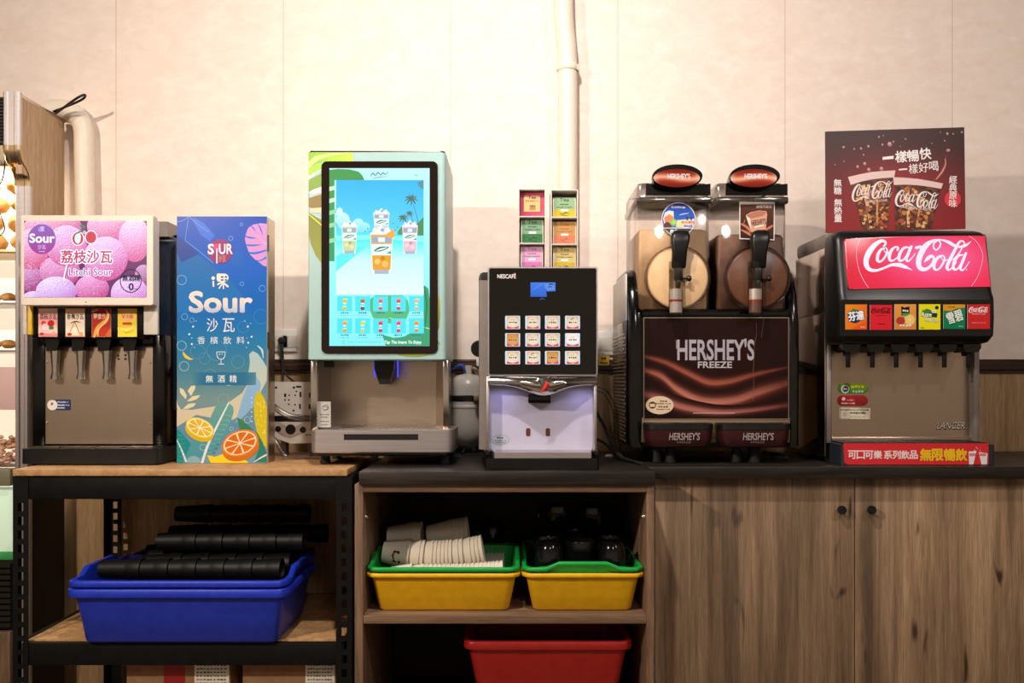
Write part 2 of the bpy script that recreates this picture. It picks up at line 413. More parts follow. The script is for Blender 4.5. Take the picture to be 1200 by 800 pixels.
# black angle-iron rack on the left
YR = 2.365
rk = thing('storage_rack', 'black slotted angle iron rack with particle board shelves under the left machines', 'rack', (-.92, 2.65, 0))
RX0, RX1, RYB = X_(15, YR), X_(412.5, YR), 2.93
def post(xa, xb, y, s, holes):
    """an L-shaped upright: a slotted flange facing the room and a plain flange running in depth"""
    mb = MB(); w = xb - xa; hw = .0075; xc = (xa + xb) / 2
    zs = sorted(holes); cur = 0.0; t = .002
    for z in zs:
        mb.box(xa, xb, y, y + t, cur, z - .0115); mb.box(xa, xc - hw, y, y + t, z - .0115, z + .0115); mb.box(xc + hw, xb, y, y + t, z - .0115, z + .0115)
        cur = z + .0115
    mb.box(xa, xb, y, y + t, cur, CT - .02)
    xs = xa if s < 0 else xb - t
    yy = (y + t, y + .04) if y < 2.6 else (y - .04, y)
    mb.box(xs, xs + t, *yy, 0, CT - .02); return mb
hz = [Z_(594 + 16.2 * i, YR) for i in range(15)]
post(RX0, X_(33, YR), YR, -1, hz).build('post', M['rackblack'], rk)
post(X_(394, YR), RX1, YR, 1, hz).build('post', M['rackblack'], rk)
post(RX0, RX0 + .042, RYB, -1, hz).build('post', M['rackblack'], rk)
post(RX1 - .042, RX1, RYB, 1, hz).build('post', M['rackblack'], rk)
for z0, z1 in ((Z_(585, YR), Z_(557.5, YR)), (Z_(780, YR), Z_(753.5, YR))):
    for yb in (YR + .003, RYB - .022):
        MB().box(X_(33, YR) - .02, X_(394, YR) + .02, yb, yb + .018, z0, z1, .003).build('beam', M['rackblack'], rk)
    for xb in (RX0 + .003, RX1 - .021):
        MB().box(xb, xb + .018, YR + .045, RYB - .045, z0, z1, .003).build('side_beam', M['rackblack'], rk)
MB().box(RX0 + .001, X_(407, YR), YR - .004, RYB, CT - .0185, CT, .002).build('top_board', M['board'], rk)
ZS = Z_(753.5, YR) + .004
MB().box(X_(33, YR) - .012, X_(394, YR) + .012, YR + .0225, RYB - .03, ZS - .018, ZS, .001).build('shelf_board', M['board'], rk)

# middle open cabinet and its worktop
YM = 2.312
cb = thing('open_cabinet', 'grey oak open cabinet with one shelf holding yellow and green tubs', 'cabinet', (0, 2.62, 0))
CX0, CX1, CYB = X_(415.6, YM), X_(766.8, YM), 2.95
MB().box(CX0, CX0 + .0225, YM, CYB, 0, CT - .0352, .001).build('side_panel', M['cabwood'], cb)
MB().box(CX1 - .021, CX1, YM, CYB, 0, CT - .0352, .001).build('side_panel', M['cabwood'], cb)
MB().box(CX0 + .0227, CX1 - .0212, YM, YM + .10, Z_(576.5, YM), CT - .0352, .001).build('top_rail', M['cabwoodh'], cb)
ZSH = Z_(721.5, YM)
MB().box(CX0 + .0227, CX1 - .0212, YM + .002, CYB - .012, ZSH - .0215, ZSH, .001).build('shelf', M['cabwoodh'], cb)
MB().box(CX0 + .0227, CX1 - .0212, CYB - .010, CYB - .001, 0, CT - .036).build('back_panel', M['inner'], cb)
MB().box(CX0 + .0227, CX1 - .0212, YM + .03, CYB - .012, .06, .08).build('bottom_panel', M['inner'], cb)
for x, s in ((CX0 + .0226, 1), (CX1 - .0211, -1)):
    MB().lathe([(0, 0), (.0055, 0), (.0055, .006 * s), (.003, .009 * s), (0, .009 * s)], (x, YM + .03, Z_(607, YM)), 'X', 10).build('shelf_pin', M['chrome'], cb)
YC = 2.298
o = MB().box(X_(420.5, YC), X_(768, YC), YC, WALL - .03, CT - .035, CT, .0015).build('worktop', M['counter'])
props(o, 'dark wood worktop on the open cabinet, under the touch screen and coffee machines', 'worktop')
# right cupboard
YD = 2.475
o = MB().box(X_(768, YC) + .0015, 1.9, 2.435, WALL - .03, CT - .035, CT, .0015).build('worktop', M['counter'])
props(o, 'dark wood worktop on the oak cupboard, under the slush machine and soda fountain', 'worktop')
cp = thing('cupboard', 'rustic oak two-door cupboard with black knobs below the soda fountain', 'cupboard', (1.1, 2.7, 0))
DX = X_(1001.8, YD)
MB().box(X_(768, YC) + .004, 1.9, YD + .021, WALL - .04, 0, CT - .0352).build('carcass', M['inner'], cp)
for x0, x1, kx in ((X_(767.5, YD), DX - .0012, 987), (DX + .0012, DX + (DX - X_(767.5, YD)), 1022)):
    d = MB().box(x0, x1, YD, YD + .02, .06, CT - .037, .0012).build('door', M['door'], cp)
    MB().lathe([(0, -.026), (.0105, -.026), (.0125, -.022), (.0125, -.014), (.006, -.010), (.006, -.0003), (0, -.0003)], (X_(kx, YD - .02), YD, Z_(597.5, YD - .02)), 'Y', 20).build('knob', M['softblack'], d, label='round black knob')

# ------------------------------------------------------------------ lit food display case on the far left
fr = thing('display_case', 'tall lit food display case with wood side panel at the left edge', 'display case', (-1.85, 2.7, 0))
FX = -1.55; FT = 2.0
MB().box(FX - .02, FX, 2.70, 2.955, 1.75, FT - .012).box(FX - .02, FX, 2.745, 2.955, .86, 1.75).build('side_panel', M['fridgewood'], fr)
MB().box(FX - .02, FX, 2.745, 2.955, 0, .8595).build('lower_side_panel', M['inner'], fr)  # dark colour stands in for the shade between case and rack
MB().box(FX - .021, FX + .002, 2.69, 2.96, FT - .012, FT, .002).build('top_edge', M['steel'], fr)
def strip(path, x0, x1, t=.012):
    P = catmull([Vector((0, a, b)) for a, b in path], 5); secs = []
    prof = [(x0, 0), (x0 + .006, -.006), (x0 + .014, -.006), (x0 + .018, -.002), (x1 - .018, -.002), (x1 - .014, -.006), (x1 - .006, -.006), (x1, 0), (x1, t), (x0, t)]
    for i, p in enumerate(P):
        tg = (P[min(i + 1, len(P) - 1)] - P[max(i - 1, 0)]).normalized(); nn = Vector((0, -tg.z, tg.y)); nn = nn if nn.y > 0 else -nn
        secs.append([Vector((x, p.y, p.z)) + nn * d for x, d in prof])
    return MB().loft(secs)
strip([(2.683, FT + .003), (2.683, 1.95), (2.683, 1.87), (2.683, 1.835)], FX - .05, FX + .003).build('front_edge', M['alu'], fr)
strip([(2.683, 1.835), (2.684, 1.815), (2.695, 1.79), (2.722, 1.77), (2.738, 1.745), (2.74, 1.72)], FX - .05, FX + .003).build('curved_bumper', M['brass'], fr, label='curved brass coloured bumper')
strip([(2.74, 1.72), (2.74, 1.4), (2.74, .9), (2.74, .05)], FX - .045, FX + .003).build('front_edge', M['alu'], fr)
can = MB(); can.box(-2.2, FX - .052, 2.70, 2.955, 1.84, FT - .01)
can.build('canopy', M['inner'], fr)
for i in range(9): pass
sl = MB()
for i in range(14): sl.box(-2.2, FX - .054, 2.688, 2.699, 1.845 + i * .0105, 1.845 + i * .0105 + .007)
sl.build('slatted_panel', M['counter'], fr)
MB().box(-2.2, FX - .022, 2.945, 2.955, .62, 1.835).build('back_panel', M['glowpanel'], fr, label='lit back panel')
shl = []
for i, py in enumerate((292, 352, 408, 547)):
    z = Z_(py, 2.76)
    s = MB().box(-2.2, FX - .05, 2.76, 2.94, z - .012, z, .002).build('shelf', M['alu' if i else 'brass'], fr); shl.append(z)
MB().box(-2.2, FX - .05, 2.752, 2.759, Z_(480, 2.755), Z_(430, 2.755), .001).build('price_card', mat('pink_card', (236, 200, 196), .6), fr)
MB().box(-2.2, FX - .05, 2.72, 2.755, Z_(569, 2.73), Z_(549, 2.73), .004).build('front_rail', mat('olive_rail', (120, 118, 92), .5), fr)
MB().box(-2.2, FX - .05, 2.745, 2.77, Z_(646, 2.75), Z_(571, 2.75), .003).build('lower_panel', mat('mint_panel', (206, 230, 204), .5, emit=(206, 232, 204), es=.35), fr)  # weak glow put into the mint panel so it looks lit
MB().box(-2.2, FX - .05, 2.743, 2.77, Z_(656, 2.75), Z_(647, 2.75), .001).build('green_band', mat('green_band', (60, 170, 90), .5), fr)
gl = MB()
for i in range(11): gl.box(-2.2, FX - .05, 2.72, 2.765, .31 + i * .019, .322 + i * .019)
gl.box(-2.2, FX - .05, 2.735, 2.77, .30, .52); gl.build('vent_grille', M['inner'], fr)
MB().box(-2.2, FX - .05, 2.72, 2.77, .02, .295, .003).build('kick_panel', M['cabwood'], fr)
tb = MB(); tb.tube([(-1.552, 2.9, FT + .002), (-1.5, 2.86, FT + .012), (-1.44, 2.84, FT + .04), (-1.425, 2.85, FT + .048), (-1.45, 2.865, FT + .035), (-1.553, 2.89, FT + .006)], .004, 8)
tb.build('cable_loop', M['softblack'], fr)
for k in range(2):
    MB().tube([(FX - .06 - .035 * k, 2.72, 1.84), (FX - .07 - .03 * k, 2.715, 1.74), (FX - .10 - .03 * k, 2.72, 1.68), (FX - .07 - .05 * k, 2.725, 1.58), (FX - .12, 2.73, 1.54 - .04 * k)], .0022, 6).build('hanging_wire', M['softblack'], fr)
l = lamp('case_lamp', (-1.85, 2.80, 1.82), (-1.85, 2.85, 1.2), 9, .5, (1, .86, .62), 180, .05)
props(l, None, None)
rnd = random.Random(3)
# food on the shelves
pb = MB().ball((0, 0, .03), .042, .03, .028, 14, 9, .003).build('pastry', M['pastry'])
props(pb, 'golden fried pastry on the upper shelf of the display case', 'pastry', 'golden pastries on the upper shelf')
spots = []
zz = shl[0]
for r_, (n, h) in enumerate(((4, 0), (4, .05), (3, .1), (3, .15))):
    for i in range(n): spots.append((FX - .075 - .09 * i - .02 * (r_ % 2), 2.84, zz + h * 1.25))
for i, p in enumerate(spots):
    c = pb if i == 0 else pb.copy()
    if i: C.objects.link(c)
    c.location = (p[0], p[1], p[2] + .005); c.rotation_euler = (0, 0, rnd.uniform(0, 3))
ch = MB()
for i in range(260):
    x = FX - .055 - rnd.uniform(0, .25); y = rnd.uniform(2.78, 2.92); z = shl[3] + .008 + rnd.uniform(0, .09) * (1 - abs(y - 2.87) / .12)
    ch.ball((x, y, z), rnd.uniform(.008, .014), rnd.uniform(.006, .012), .006, 7, 5, .002)
o = ch.build('snack_pile', M['chips']); props(o, 'heap of pinkish brown dried snacks on the lowest lit shelf of the display case', 'snacks', None, 'stuff')
for i, py in ((1, 352), (2, 408)):
    t = MB(); 
    for j in range(5): t.ball((FX - .075 - .05 * j, 2.84, shl[i] + .0175), .024, .03, .014, 10, 7, .002)
    o = t.build('food_tray_filling', M['pastry']); props(o, ['pale filled food row on the second shelf of the display case', 'pale filled food row on the third shelf of the display case'][i - 1], 'food', None, 'stuff')

# ------------------------------------------------------------------ pipes and wall fittings
o = MB().tube([W(640, 140, 2.955) * 0 + Vector((-1.60, 2.96, Z_(128, 2.955))), Vector((-1.56, 2.96, Z_(127, 2.955))), Vector((-1.512, 2.958, Z_(134, 2.955))), Vector((-1.487, 2.958, Z_(150, 2.955))), Vector((-1.483, 2.957, Z_(180, 2.955))), Vector((-1.478, 2.957, Z_(260, 2.955))), Vector((-1.474, 2.957, Z_(420, 2.955)))], .032, 20).build('drain_pipe', M['ivory'])
props(o, 'cream elbow pipe running down the wall behind the display case', 'pipe')
pp = thing('wall_pipe', 'cream pipe running down the wall to the tea bag racks', 'pipe', (.17, 2.955, CT))
MB().tube([(X_(660, 2.955), 2.955, 3.0), (X_(660, 2.955), 2.955, Z_(0, 2.955)), (X_(664, 2.955), 2.955, Z_(60, 2.955)), (X_(665, 2.955), 2.955, Z_(110, 2.955)), (X_(665, 2.955), 2.955, Z_(240, 2.955)), (X_(665, 2.955), 2.955, CT + .002)], .0335, 20).build('pipe', M['ivory'], pp)
MB().lathe([(.036, 0), (.0385, .003), (.0385, .02), (.036, .023)], (X_(665, 2.955), 2.955, Z_(84, 2.955)), 'Z', 20).build('pipe_coupling', M['ivory'], pp)
MB().box(X_(672, 2.955), X_(672, 2.955) + .016, 2.935, 2.998, Z_(84, 2.955), Z_(77, 2.955), .002).build('pipe_clip', M['ivory'], pp)
def outlet(px0, py0, px1, py1, label, sock):
    t = thing('wall_outlet', label, 'outlet', W((px0 + px1) / 2, py1, WALL - .001))
    MB().pbox(px0, py0, px1, py1, WALL - .011, .0105, .003).build('cover_plate', M['white'], t)
    for cx in sock:
        MB().pbox(cx - 9, py0 + 7, cx + 9, py1 - 5, WALL - .0135, .0025, .001).build('socket_face', M['offwhite'], t)
    return t
outlet(320, 386, 348, 412, 'white double wall socket to the right of the blue sour drink box', (328, 340))
outlet(697, 388, 721, 416, 'white wall socket to the right of the coffee machine', (711,))
pl = thing('power_plug', 'black plug with cord in the socket beside the blue sour drink box', 'plug', W(331, 400, 2.975))
MB().lathe([(0, -.026), (.008, -.026), (.012, -.018), (.013, 0), (.0105, .0055), (0, .0055)], W(331, 399, 2.98), 'Y', 14).build('plug_body', M['rubber'], pl)
MB().tube([W(331, 402, 2.965), W(331, 410, 2.955), W(332, 425, 2.955), W(334, 437, 2.955), W(343, 446, 2.94), W(352, 452, 2.92)], .0035, 8).build('cord', M['rubber'], pl)
MB().tube([W(329, 402, 2.962), W(329, 412, 2.955), W(331, 430, 2.95), W(331, 449, 2.94)], .003, 8).build('cord', M['rubber'], pl)
yt = thing('warning_tag', 'small yellow tag hanging under the socket right of the coffee machine', 'tag', W(708, 428, 2.968))
MB().slab(rrect(701, 416, 714, 428, 2), 2.968, .003).build('tag_card', M['yellow'], yt)
g = G(front(2.968)); g.dashes(704, 418.5, 711, 421.5, '#2a2418', n=2); g.dashes(703, 424, 712, 426.5, '#2a2418', n=4); g.build('tag_print', M['print'], yt)

# ------------------------------------------------------------------ litchi sour dispenser (left)
YL = 2.50
ld = thing('sour_dispenser', 'black four-tap sour drink dispenser with a lit litchi screen on top', 'drink dispenser', (X_(112, 2.6), 2.7, CT))
b = MB(); b.box(X_(37, YL + .03), X_(192, YL + .03), YL + .145, 2.94, CT + .012, Z_(275, YL + .15), .006)
b.build('body', M['gloss'], ld)
MB().box(X_(186, 2.62), X_(192, YL + .03) + .0005, 2.62, 2.93, Z_(480, 2.62), Z_(278, 2.62), .004).build('side_cover', M['navy'], ld, label='dark navy side cover')
MB().loft([[Vector((x, y, z)) for x, y in ((X_(40, 2.6), 2.60), (X_(194.5, 2.58), 2.60), (X_(194.5, 2.58), 2.935), (X_(40, 2.6), 2.935))] for z in (Z_(277, 2.6),)] + [[Vector((x, y, z)) for x, y in ((X_(44, 2.6), 2.62), (X_(190, 2.58), 2.62), (X_(190, 2.58), 2.93), (X_(44, 2.6), 2.93))] for z in (Z_(258, 2.6),)]).build('top_cover', M['grey'], ld)
# frame round the splash plate
b = MB(); YB = 2.63
b.pbox(38, 392, 52.5, 522, YL + .05, .10, .003).pbox(178.5, 392, 192, 522, YL + .05, .10, .003).pbox(50, 392, 180, 406, YL + .05, .10, .003)
b.build('front_frame', M['gloss'], ld)
b = MB(); b.pbox(51.5, 403, 180, 520, YL + .054, .006); b.build('splash_plate', M['steelv'], ld, label='brushed steel splash plate')
b = MB()
for x, y in ((55, 424), (176, 425), (55, 495), (176, 496)): b.lathe([(0, -.003), (.0025, -.003), (.0032, 0), (0, 0)], W(x, y, YL + .0535), 'Y', 10)
b.build('screw', M['chrome'], ld)
b = MB()
for x, y in ((138.5, 416.5), (139, 420.5), (147, 416), (147, 420.5)): b.lathe([(0, -.0008), (.0035, -.0008), (.0035, 0), (0, 0)], W(x, y, YL + .0535), 'Y', 10)
b.build('vent_hole', M['black'], ld)
g = G(front(YL + .0538)); g.poly(rrect(56, 468, 83, 480.5, (6, 1, 1, 6)), '#26305c'); g.disc(61.5, 474.5, 6, '#e8e4de', 2); g.poly(rrect(57, 469, 65, 480, (5, 0, 0, 5)), '#e8e4de', 2); g.disc(61, 473, 1.6, '#c04040', 3)
g.dashes(67, 470, 81, 472, '#b9c0d6', 3, 6); g.dashes(66, 473.5, 82, 475.5, '#d4d8e6', 3, 7); g.rect(67, 477, 76, 478.5, '#b9c0d6', 3)
g.build('service_sticker', M['print'], ld)
# card bar and taps
b = MB(); b.pbox(37, 356, 168, 396.5, YL, .12, .004); b.build('valve_bar', M['gloss'], ld)
YP = YL - .002
xs = ((45, 67.2), (76.8, 99.4), (107.6, 130), (138, 160.3))
for i, (x0, x1) in enumerate(xs):
    MB().pbox(x0, 361.5, x1, 394.6, YP, .0018).build('flavour_card', M['cream'], ld)
    g = G(front(YP - .0001)); y0, y1 = 361.7, 394.4; x0 += .2; x1 -= .2; cx = (x0 + x1) / 2
    if i == 0:
        g.rect(x0, y0, x1, y1, lambda x, y: mix('#f0a0a0', '#f6d8cc', abs(y - 374) / 14 if y < 380 else .8), 0, 1, 8); g.text('荔枝沙瓦', x0 + 1.5, 367.5, x1 - .5, 374, '#2a1414', 3, .01)
        g.disc(cx - 5, 378.5, 2.8, '#d9484e', 2); g.disc(cx + 3.8, 378.8, 3.9, '#c8262c', 2); g.disc(cx - 3, 383.5, 4.6, '#f0b8bc', 3); g.disc(cx - 3, 383.5, 3.9, '#f6dcdc', 4); g.disc(cx + 4, 384, 3.2, '#3f8a3c', 2, 2)
        g.rect(x0, 390.5, x1, y1, '#e88a8c', 1); g.disc(x0 + 4, 391, 2.4, '#b8343a', 2, 1.6); g.disc(x1 - 4, 390.5, 2.2, '#e8a890', 2)
    elif i == 1:
        g.rect(x0, y0, x1, y1, lambda x, y: mix('#eeb08c', '#f4e2cc', (y - 362) / 8), 0, 1, 8); g.text('香檳沙瓦', x0 + 1.5, 367.5, x1 - 1, 374, '#2a1a10', 3, .01)
        g.line([(cx - .5, 377), (cx - 6, 389)], .9, '#c89440', 2); g.line([(cx - .5, 377), (cx + 5, 390)], .9, '#c89440', 2); g.brush([(cx - 5, 378.5, .8), (cx, 376.6, 1.3), (cx + 6, 377.5, .6)], '#3a2a1c', 3); g.disc(cx, 387, 3.2, '#f8ecd8', 2, 3.4)
        g.disc(x0 + 4.5, 391.5, 2.8, '#c03a34', 2, 1.7); g.disc(x1 - 4, 391, 2.2, '#e4a878', 2); g.rect(x0, 393, x1, y1, '#e89a78', 1)
    elif i == 2:
        g.rect(x0, y0, x1, y1, lambda x, y: mix('#a8242a', '#c03c24', (y - 362) / 33), 0, 1, 8)
        g.brush([(x0 + .5, 365, 2), (x0 + 7, 362.8, 1.2)], '#e8b060', 1); g.brush([(cx + 5, 363, 1), (cx + 8, 368, 3), (cx + 5, 376, 4.5), (cx - 3, 382, 4), (cx - 6, 388, 4.5), (cx - 8, 394, 3)], '#e8ac50', 1); g.brush([(cx + 6, 366, .6), (cx + 8.6, 371, 1.2), (cx + 3, 379, 1.2), (cx - 3, 386, 1.2), (cx - 4, 394, 1)], '#f4d694', 2)
        g.text('夢金沙', x0 + 2, 367, x0 + 16, 373.5, '#f0d8c0', 3, .01); g.poly([(cx + 4, 394), (cx + 10, 384), (x1, 386), (x1, 394)], '#d06a34', 1)
    else:
        g.rect(x0, y0, x1, y1, lambda x, y: mix('#f0c832', '#f2d840', (y - 362) / 33), 0, 1, 4); g.disc(cx, 370.5, 8, '#f0bc80', 1, 5.5); g.text('V', cx - 6.5, 368, cx - 2.5, 373, '#c8623c', 3, .02); g.text('大補', cx - 1.5, 368, cx + 6.5, 373, '#c8623c', 3, .01)
        g.poly(rrect(cx - 5.5, 377.5, cx + 5.5, 380.5, 1), '#c8443c', 2); g.brush([(x0 + 6, 388, .8), (cx, 389.6, 1.6), (x1 - 3, 386.5, .8)], '#e0a428', 2); g.brush([(x0, 384, .6), (cx, 386, 2.2), (x1, 381, .8)], '#f6e48a', 1)
    g.build('card_print', M['glossprint'], ld)
for i, x in enumerate((62, 92, 122.5, 152.5)):
    Y = YL + .015; cx = X_(x, Y)
    t = MB().loft([[W(x - 8 + a, y, Y + dy) for a, dy in ((0, 0), (w, 0), (w, .05), (0, .05))] for y, a_, w in ((396, 0, 15.5), (402, 0, 15), (411, 1.5, 12))]).build('tap', M['gloss'], ld)
    s = []
    for y, w, d in ((410.5, 5.6, .012), (421, 5.0, .011), (431, 4.0, .010), (437, 4.2, .010), (441, 5.2, .012), (444, 5.5, .012)):
        c = W(x + 3, y, Y + .022); s.append([c + Vector((math.cos(2 * math.pi * j / 14) * w * Y / 1000, math.sin(2 * math.pi * j / 14) * d, 0)) for j in range(14)])
    MB().loft(s).build('spout', M['chrome'], t, label='chrome spout')
# drip tray
b = MB(); b.loft([[Vector((x, y, z)) for x, y in rrect(X_(31, 2.5), 2.47, X_(190, 2.5), YL + .145, .012)] for z in (CT + .004, CT + .048)])
b.build('drip_tray', M['softblack'], ld)
b = MB()
for i in range(4):
    for j in range(5):
        xx = X_(42, 2.52) + i * .093; b.box(xx, xx + .084, 2.485 + j * .02, 2.497 + j * .02, CT + .0485, CT + .0515)
b.build('drip_grille', M['steeldark'], ld)
# screen
YS = 2.452
sc_ = MB().slab(rrect(24.5, 252, 179.5, 357.6, 2), YS, .03, .002).build('screen_housing', M['cream'], ld, label='cream screen housing')
MB().pbox(168, 258, 185, 392, YS + .034, .012, .003).build('screen_bracket', M['offwhite'], ld)
MB().pbox(26.5, 357, 31, 392, YS + .034, .012, .002).build('screen_bracket', M['offwhite'], ld)
MB().pbox(30.5, 357, 37.3, 392, YS + .04, .02, .002).build('side_strip', M['yellow'], ld, label='yellow strip')
MB().lathe([(0, -.0012), (.0018, -.0012), (.0022, 0), (0, 0)], W(100.8, 353.8, YS), 'Y', 10).build('indicator', M['grey'], sc_)
g = G(front(YS - .0002))
g.rect(28.4, 258.6, 171.9, 348.2, '#6a3066', 0)
def clip(pts, x0=28.4, y0=258.6, x1=171.9, y1=348.2): return [(max(x0, min(x1, x)), max(y0, min(y1, y))) for x, y in pts]
rnd = random.Random(11)
def litchi(cx, cy, rx, ry, hi, lo, L, rot=0):
    g.map = lambda x, y: (max(28.4, min(171.9, x)), max(258.6, min(348.2, y)))
    f = lambda x, y: mix(mix(hi, '#f6ecff', .35), mix(lo, '#a02868', .25), .48 + ((y - cy) * .95 + (x - cx) * .3) / (ry * 1.6) + .18 * (((x - cx) / rx) ** 2 + ((y - cy) / ry) ** 2) - .1)
    g.disc(cx, cy, rx, f, L, ry, 30, rot, 5)
    n = int(rx * ry * .6)
    for i in range(n):
        a = rnd.uniform(0, 6.283); q = math.sqrt(rnd.uniform(0, .92)); x = cx + rx * q * math.cos(a); y = cy + ry * q * math.sin(a)
        if not (29.5 < x < 171 and 259.8 < y < 347): continue
        t = f(x, y); s = rnd.uniform(.55, 1.0)
        g.disc(x + .35, y + .4, s, mix(t, (150, 40, 110), .38), L + .4, n=6); g.disc(x, y, s * .8, mix(t, (255, 235, 255), .32), L + .7, n=6)
    g.map = None
_lt = lambda c, k: mix(c, '#ffffff', k)
for a in ((62, 266, 34, 22, '#f0a0c0', '#cc4c84', 1), (36, 292, 22, 24, '#e6a4e4', '#dc5c80', 2), (126, 265, 24, 20, '#f0a8d2', '#d85a96', 1), (158, 281, 19, 26, '#e4b4f4', '#e0609a', 3), (78, 288, 24, 24, '#e4b0ee', '#d85694', 3),
          (70, 318, 24, 19, '#d878bc', '#b43a80', 2), (35, 326, 14, 16, '#b860a8', '#8c2c70', 2), (124, 303, 26, 26, '#e6b0f0', '#d04e9a', 4), (108, 338, 20, 16, '#dc6eb8', '#b8307e', 3), (66, 342, 24, 18, '#d8c2fa', '#b07ae0', 5), (152, 344, 22, 20, '#dcaef6', '#c06ad4', 4), (40, 350, 14, 9, '#d0a8f4', '#b070d0', 4), (168, 322, 10, 12, '#a85a98', '#7c2c6c', 1)):
    litchi(*a[:4], _lt(a[4], .12), _lt(a[5], .14), a[6])
g.disc(49.3, 280.3, 16.3, lambda x, y: mix('#8a62b4', '#a03f96', (y - 264) / 32), 7, 17.6, rings=3)
g.text('i果', 45.8, 265.5, 52.5, 271.5, '#d8c8f0', 8, .01); g.text('Sour', 35.2, 274, 64, 284.2, '#f4f2ff', 8, .045); g.text('沙瓦', 44.5, 286.8, 54, 292, '#d8c0ea', 8, .005); g.dashes(46, 294, 53, 295.4, '#d0b4e6', 8, 4)
# fruit emblem
for dx, col, lay, k in ((0, '#f6eaf8', 8, 1.2), (0, '#c63c4c', 9, 0)):
    g.disc(91.5, 279.5, 6.4 + k, col, lay, 7.4 + k); g.disc(107, 278, 6.2 + k, col, lay, 7 + k)
g.poly([(88, 277), (90, 274), (94, 273), (95.2, 277), (94.5, 283), (92, 286), (89, 284), (87.8, 281)], '#d6f0ee', 10)
g.poly([(93, 263.5), (97, 263), (101, 266), (100, 268), (96, 267)], '#4a7a5c', 10); g.brush([(100, 267, 1), (97, 270, 1.2), (92, 272.5, 2), (89.5, 274, .6)], '#4a7a5c', 10); g.disc(99.3, 272.3, 2.3, '#f0eaf4', 11, n=4); g.disc(99.3, 272.3, 1.3, '#c86a86', 12, n=4)
g.text('荔枝沙瓦', 72, 293.5, 131.5, 308.3, '#c23a5e', 10, .022, outline='#fbf4fe', ow=.085)
g.brush([(78.8, 310.5, 1.8), (77, 318, 1.8), (75, 327, 1.8)], '#f8eefc', 9); g.brush([(80.3, 311.5, .9), (78.5, 318, .9), (76.6, 325, .9)], '#8a3a90', 10)
g.text('Litchi Sour', 81.3, 314.5, 131.8, 322.8, '#a64ca4', 10, .01, outline='#f8f2fe', ow=.10)
g.ring(153.5, 329, 12.8, 1.1, '#241638', 9, 14); g.text('無酒精', 143.8, 322, 164.2, 329.6, '#1c1030', 10, .03); g.text('0', 151.3, 332, 156.7, 339.8, '#1c1030', 10, .03); g.dashes(157.5, 338, 161.5, 339.4, '#4a3060', 10, 2)
g.build('screen_picture', M['screen'], sc_)

# ------------------------------------------------------------------ blue sour box
YX = 2.535
bx = thing('drink_box', 'tall blue sour drink display box with citrus artwork and large Sour lettering', 'display box', (X_(260, YX), YX + .035, CT))
xa, xb, zt_ = X_(207.2, YX), X_(312.8, YX), Z_(253.3, YX)
MB().box(xa, xb, YX, YX + .082, CT + .0008, zt_, .002).build('box_body', M['offwhite'], bx)
MB().box(xb - .0005, xb + .0012, YX + .012, YX + .080, CT + .004, zt_ - .004).build('side_sheet', M['steel'], bx, label='bare metal side sheet')
for y0, y1 in ((275, 294), (389, 408)):
    MB().box(xb + .0008, xb + .004, YX + .003, YX + .010, Z_(y1, YX), Z_(y0, YX)).build('clip', M['black'], bx)
g = G(front(YX - .0003)); x0, x1, y0, y1 = 207.3, 312.7, 253.5, 542.4
g.map = lambda x, y: (max(207.3, min(312.7, x)), max(253.5, min(542.4, y)))
def bg(x, y):
    t = (y - 253) / 290
    st = [(0, '#0c4cc4'), (.2, '#0064d4'), (.36, '#006cc8'), (.5, '#2484bc'), (.62, '#4e90a8'), (.75, '#8aa8a4'), (.86, '#6aa0c4'), (1, '#7fb0c0')]
    for (a, ca), (b_, cb_) in zip(st, st[1:]):
        if t <= b_: return mix(mix(ca, cb_, (t - a) / (b_ - a)), '#00142c', .14)
    return hx(st[-1][1])
g.rect(x0, y0, x1, y1, bg, 0, 4, 40)
g.poly([(x0, 277), (217, 285), (232, 298), (250, 312), (270, 328), (284, 345), (290, 366), (x0, 366)], lambda x, y: mix('#0a60a4', '#0f6fb6', (y - 290) / 80), 1)
g.poly([(x0, 275), (218, 283), (233, 297), (226, 301), (213, 307), (207.5, 297)], '#1b3f90', 2)
for pts in ([(208, 260), (214, 258.5), (221, 254)], [(221, 254), (219, 268), (217, 281)], [(222, 254), (232, 263), (245, 272)], [(217, 282), (232, 293), (250, 308)]): g.brush([(a, b_, .7) for a, b_ in pts], '#5f94de', 3)
g.poly([(226, 254), (240, 262), (252, 276), (246, 283), (235, 275), (228, 262)], '#2f66d0', 1)
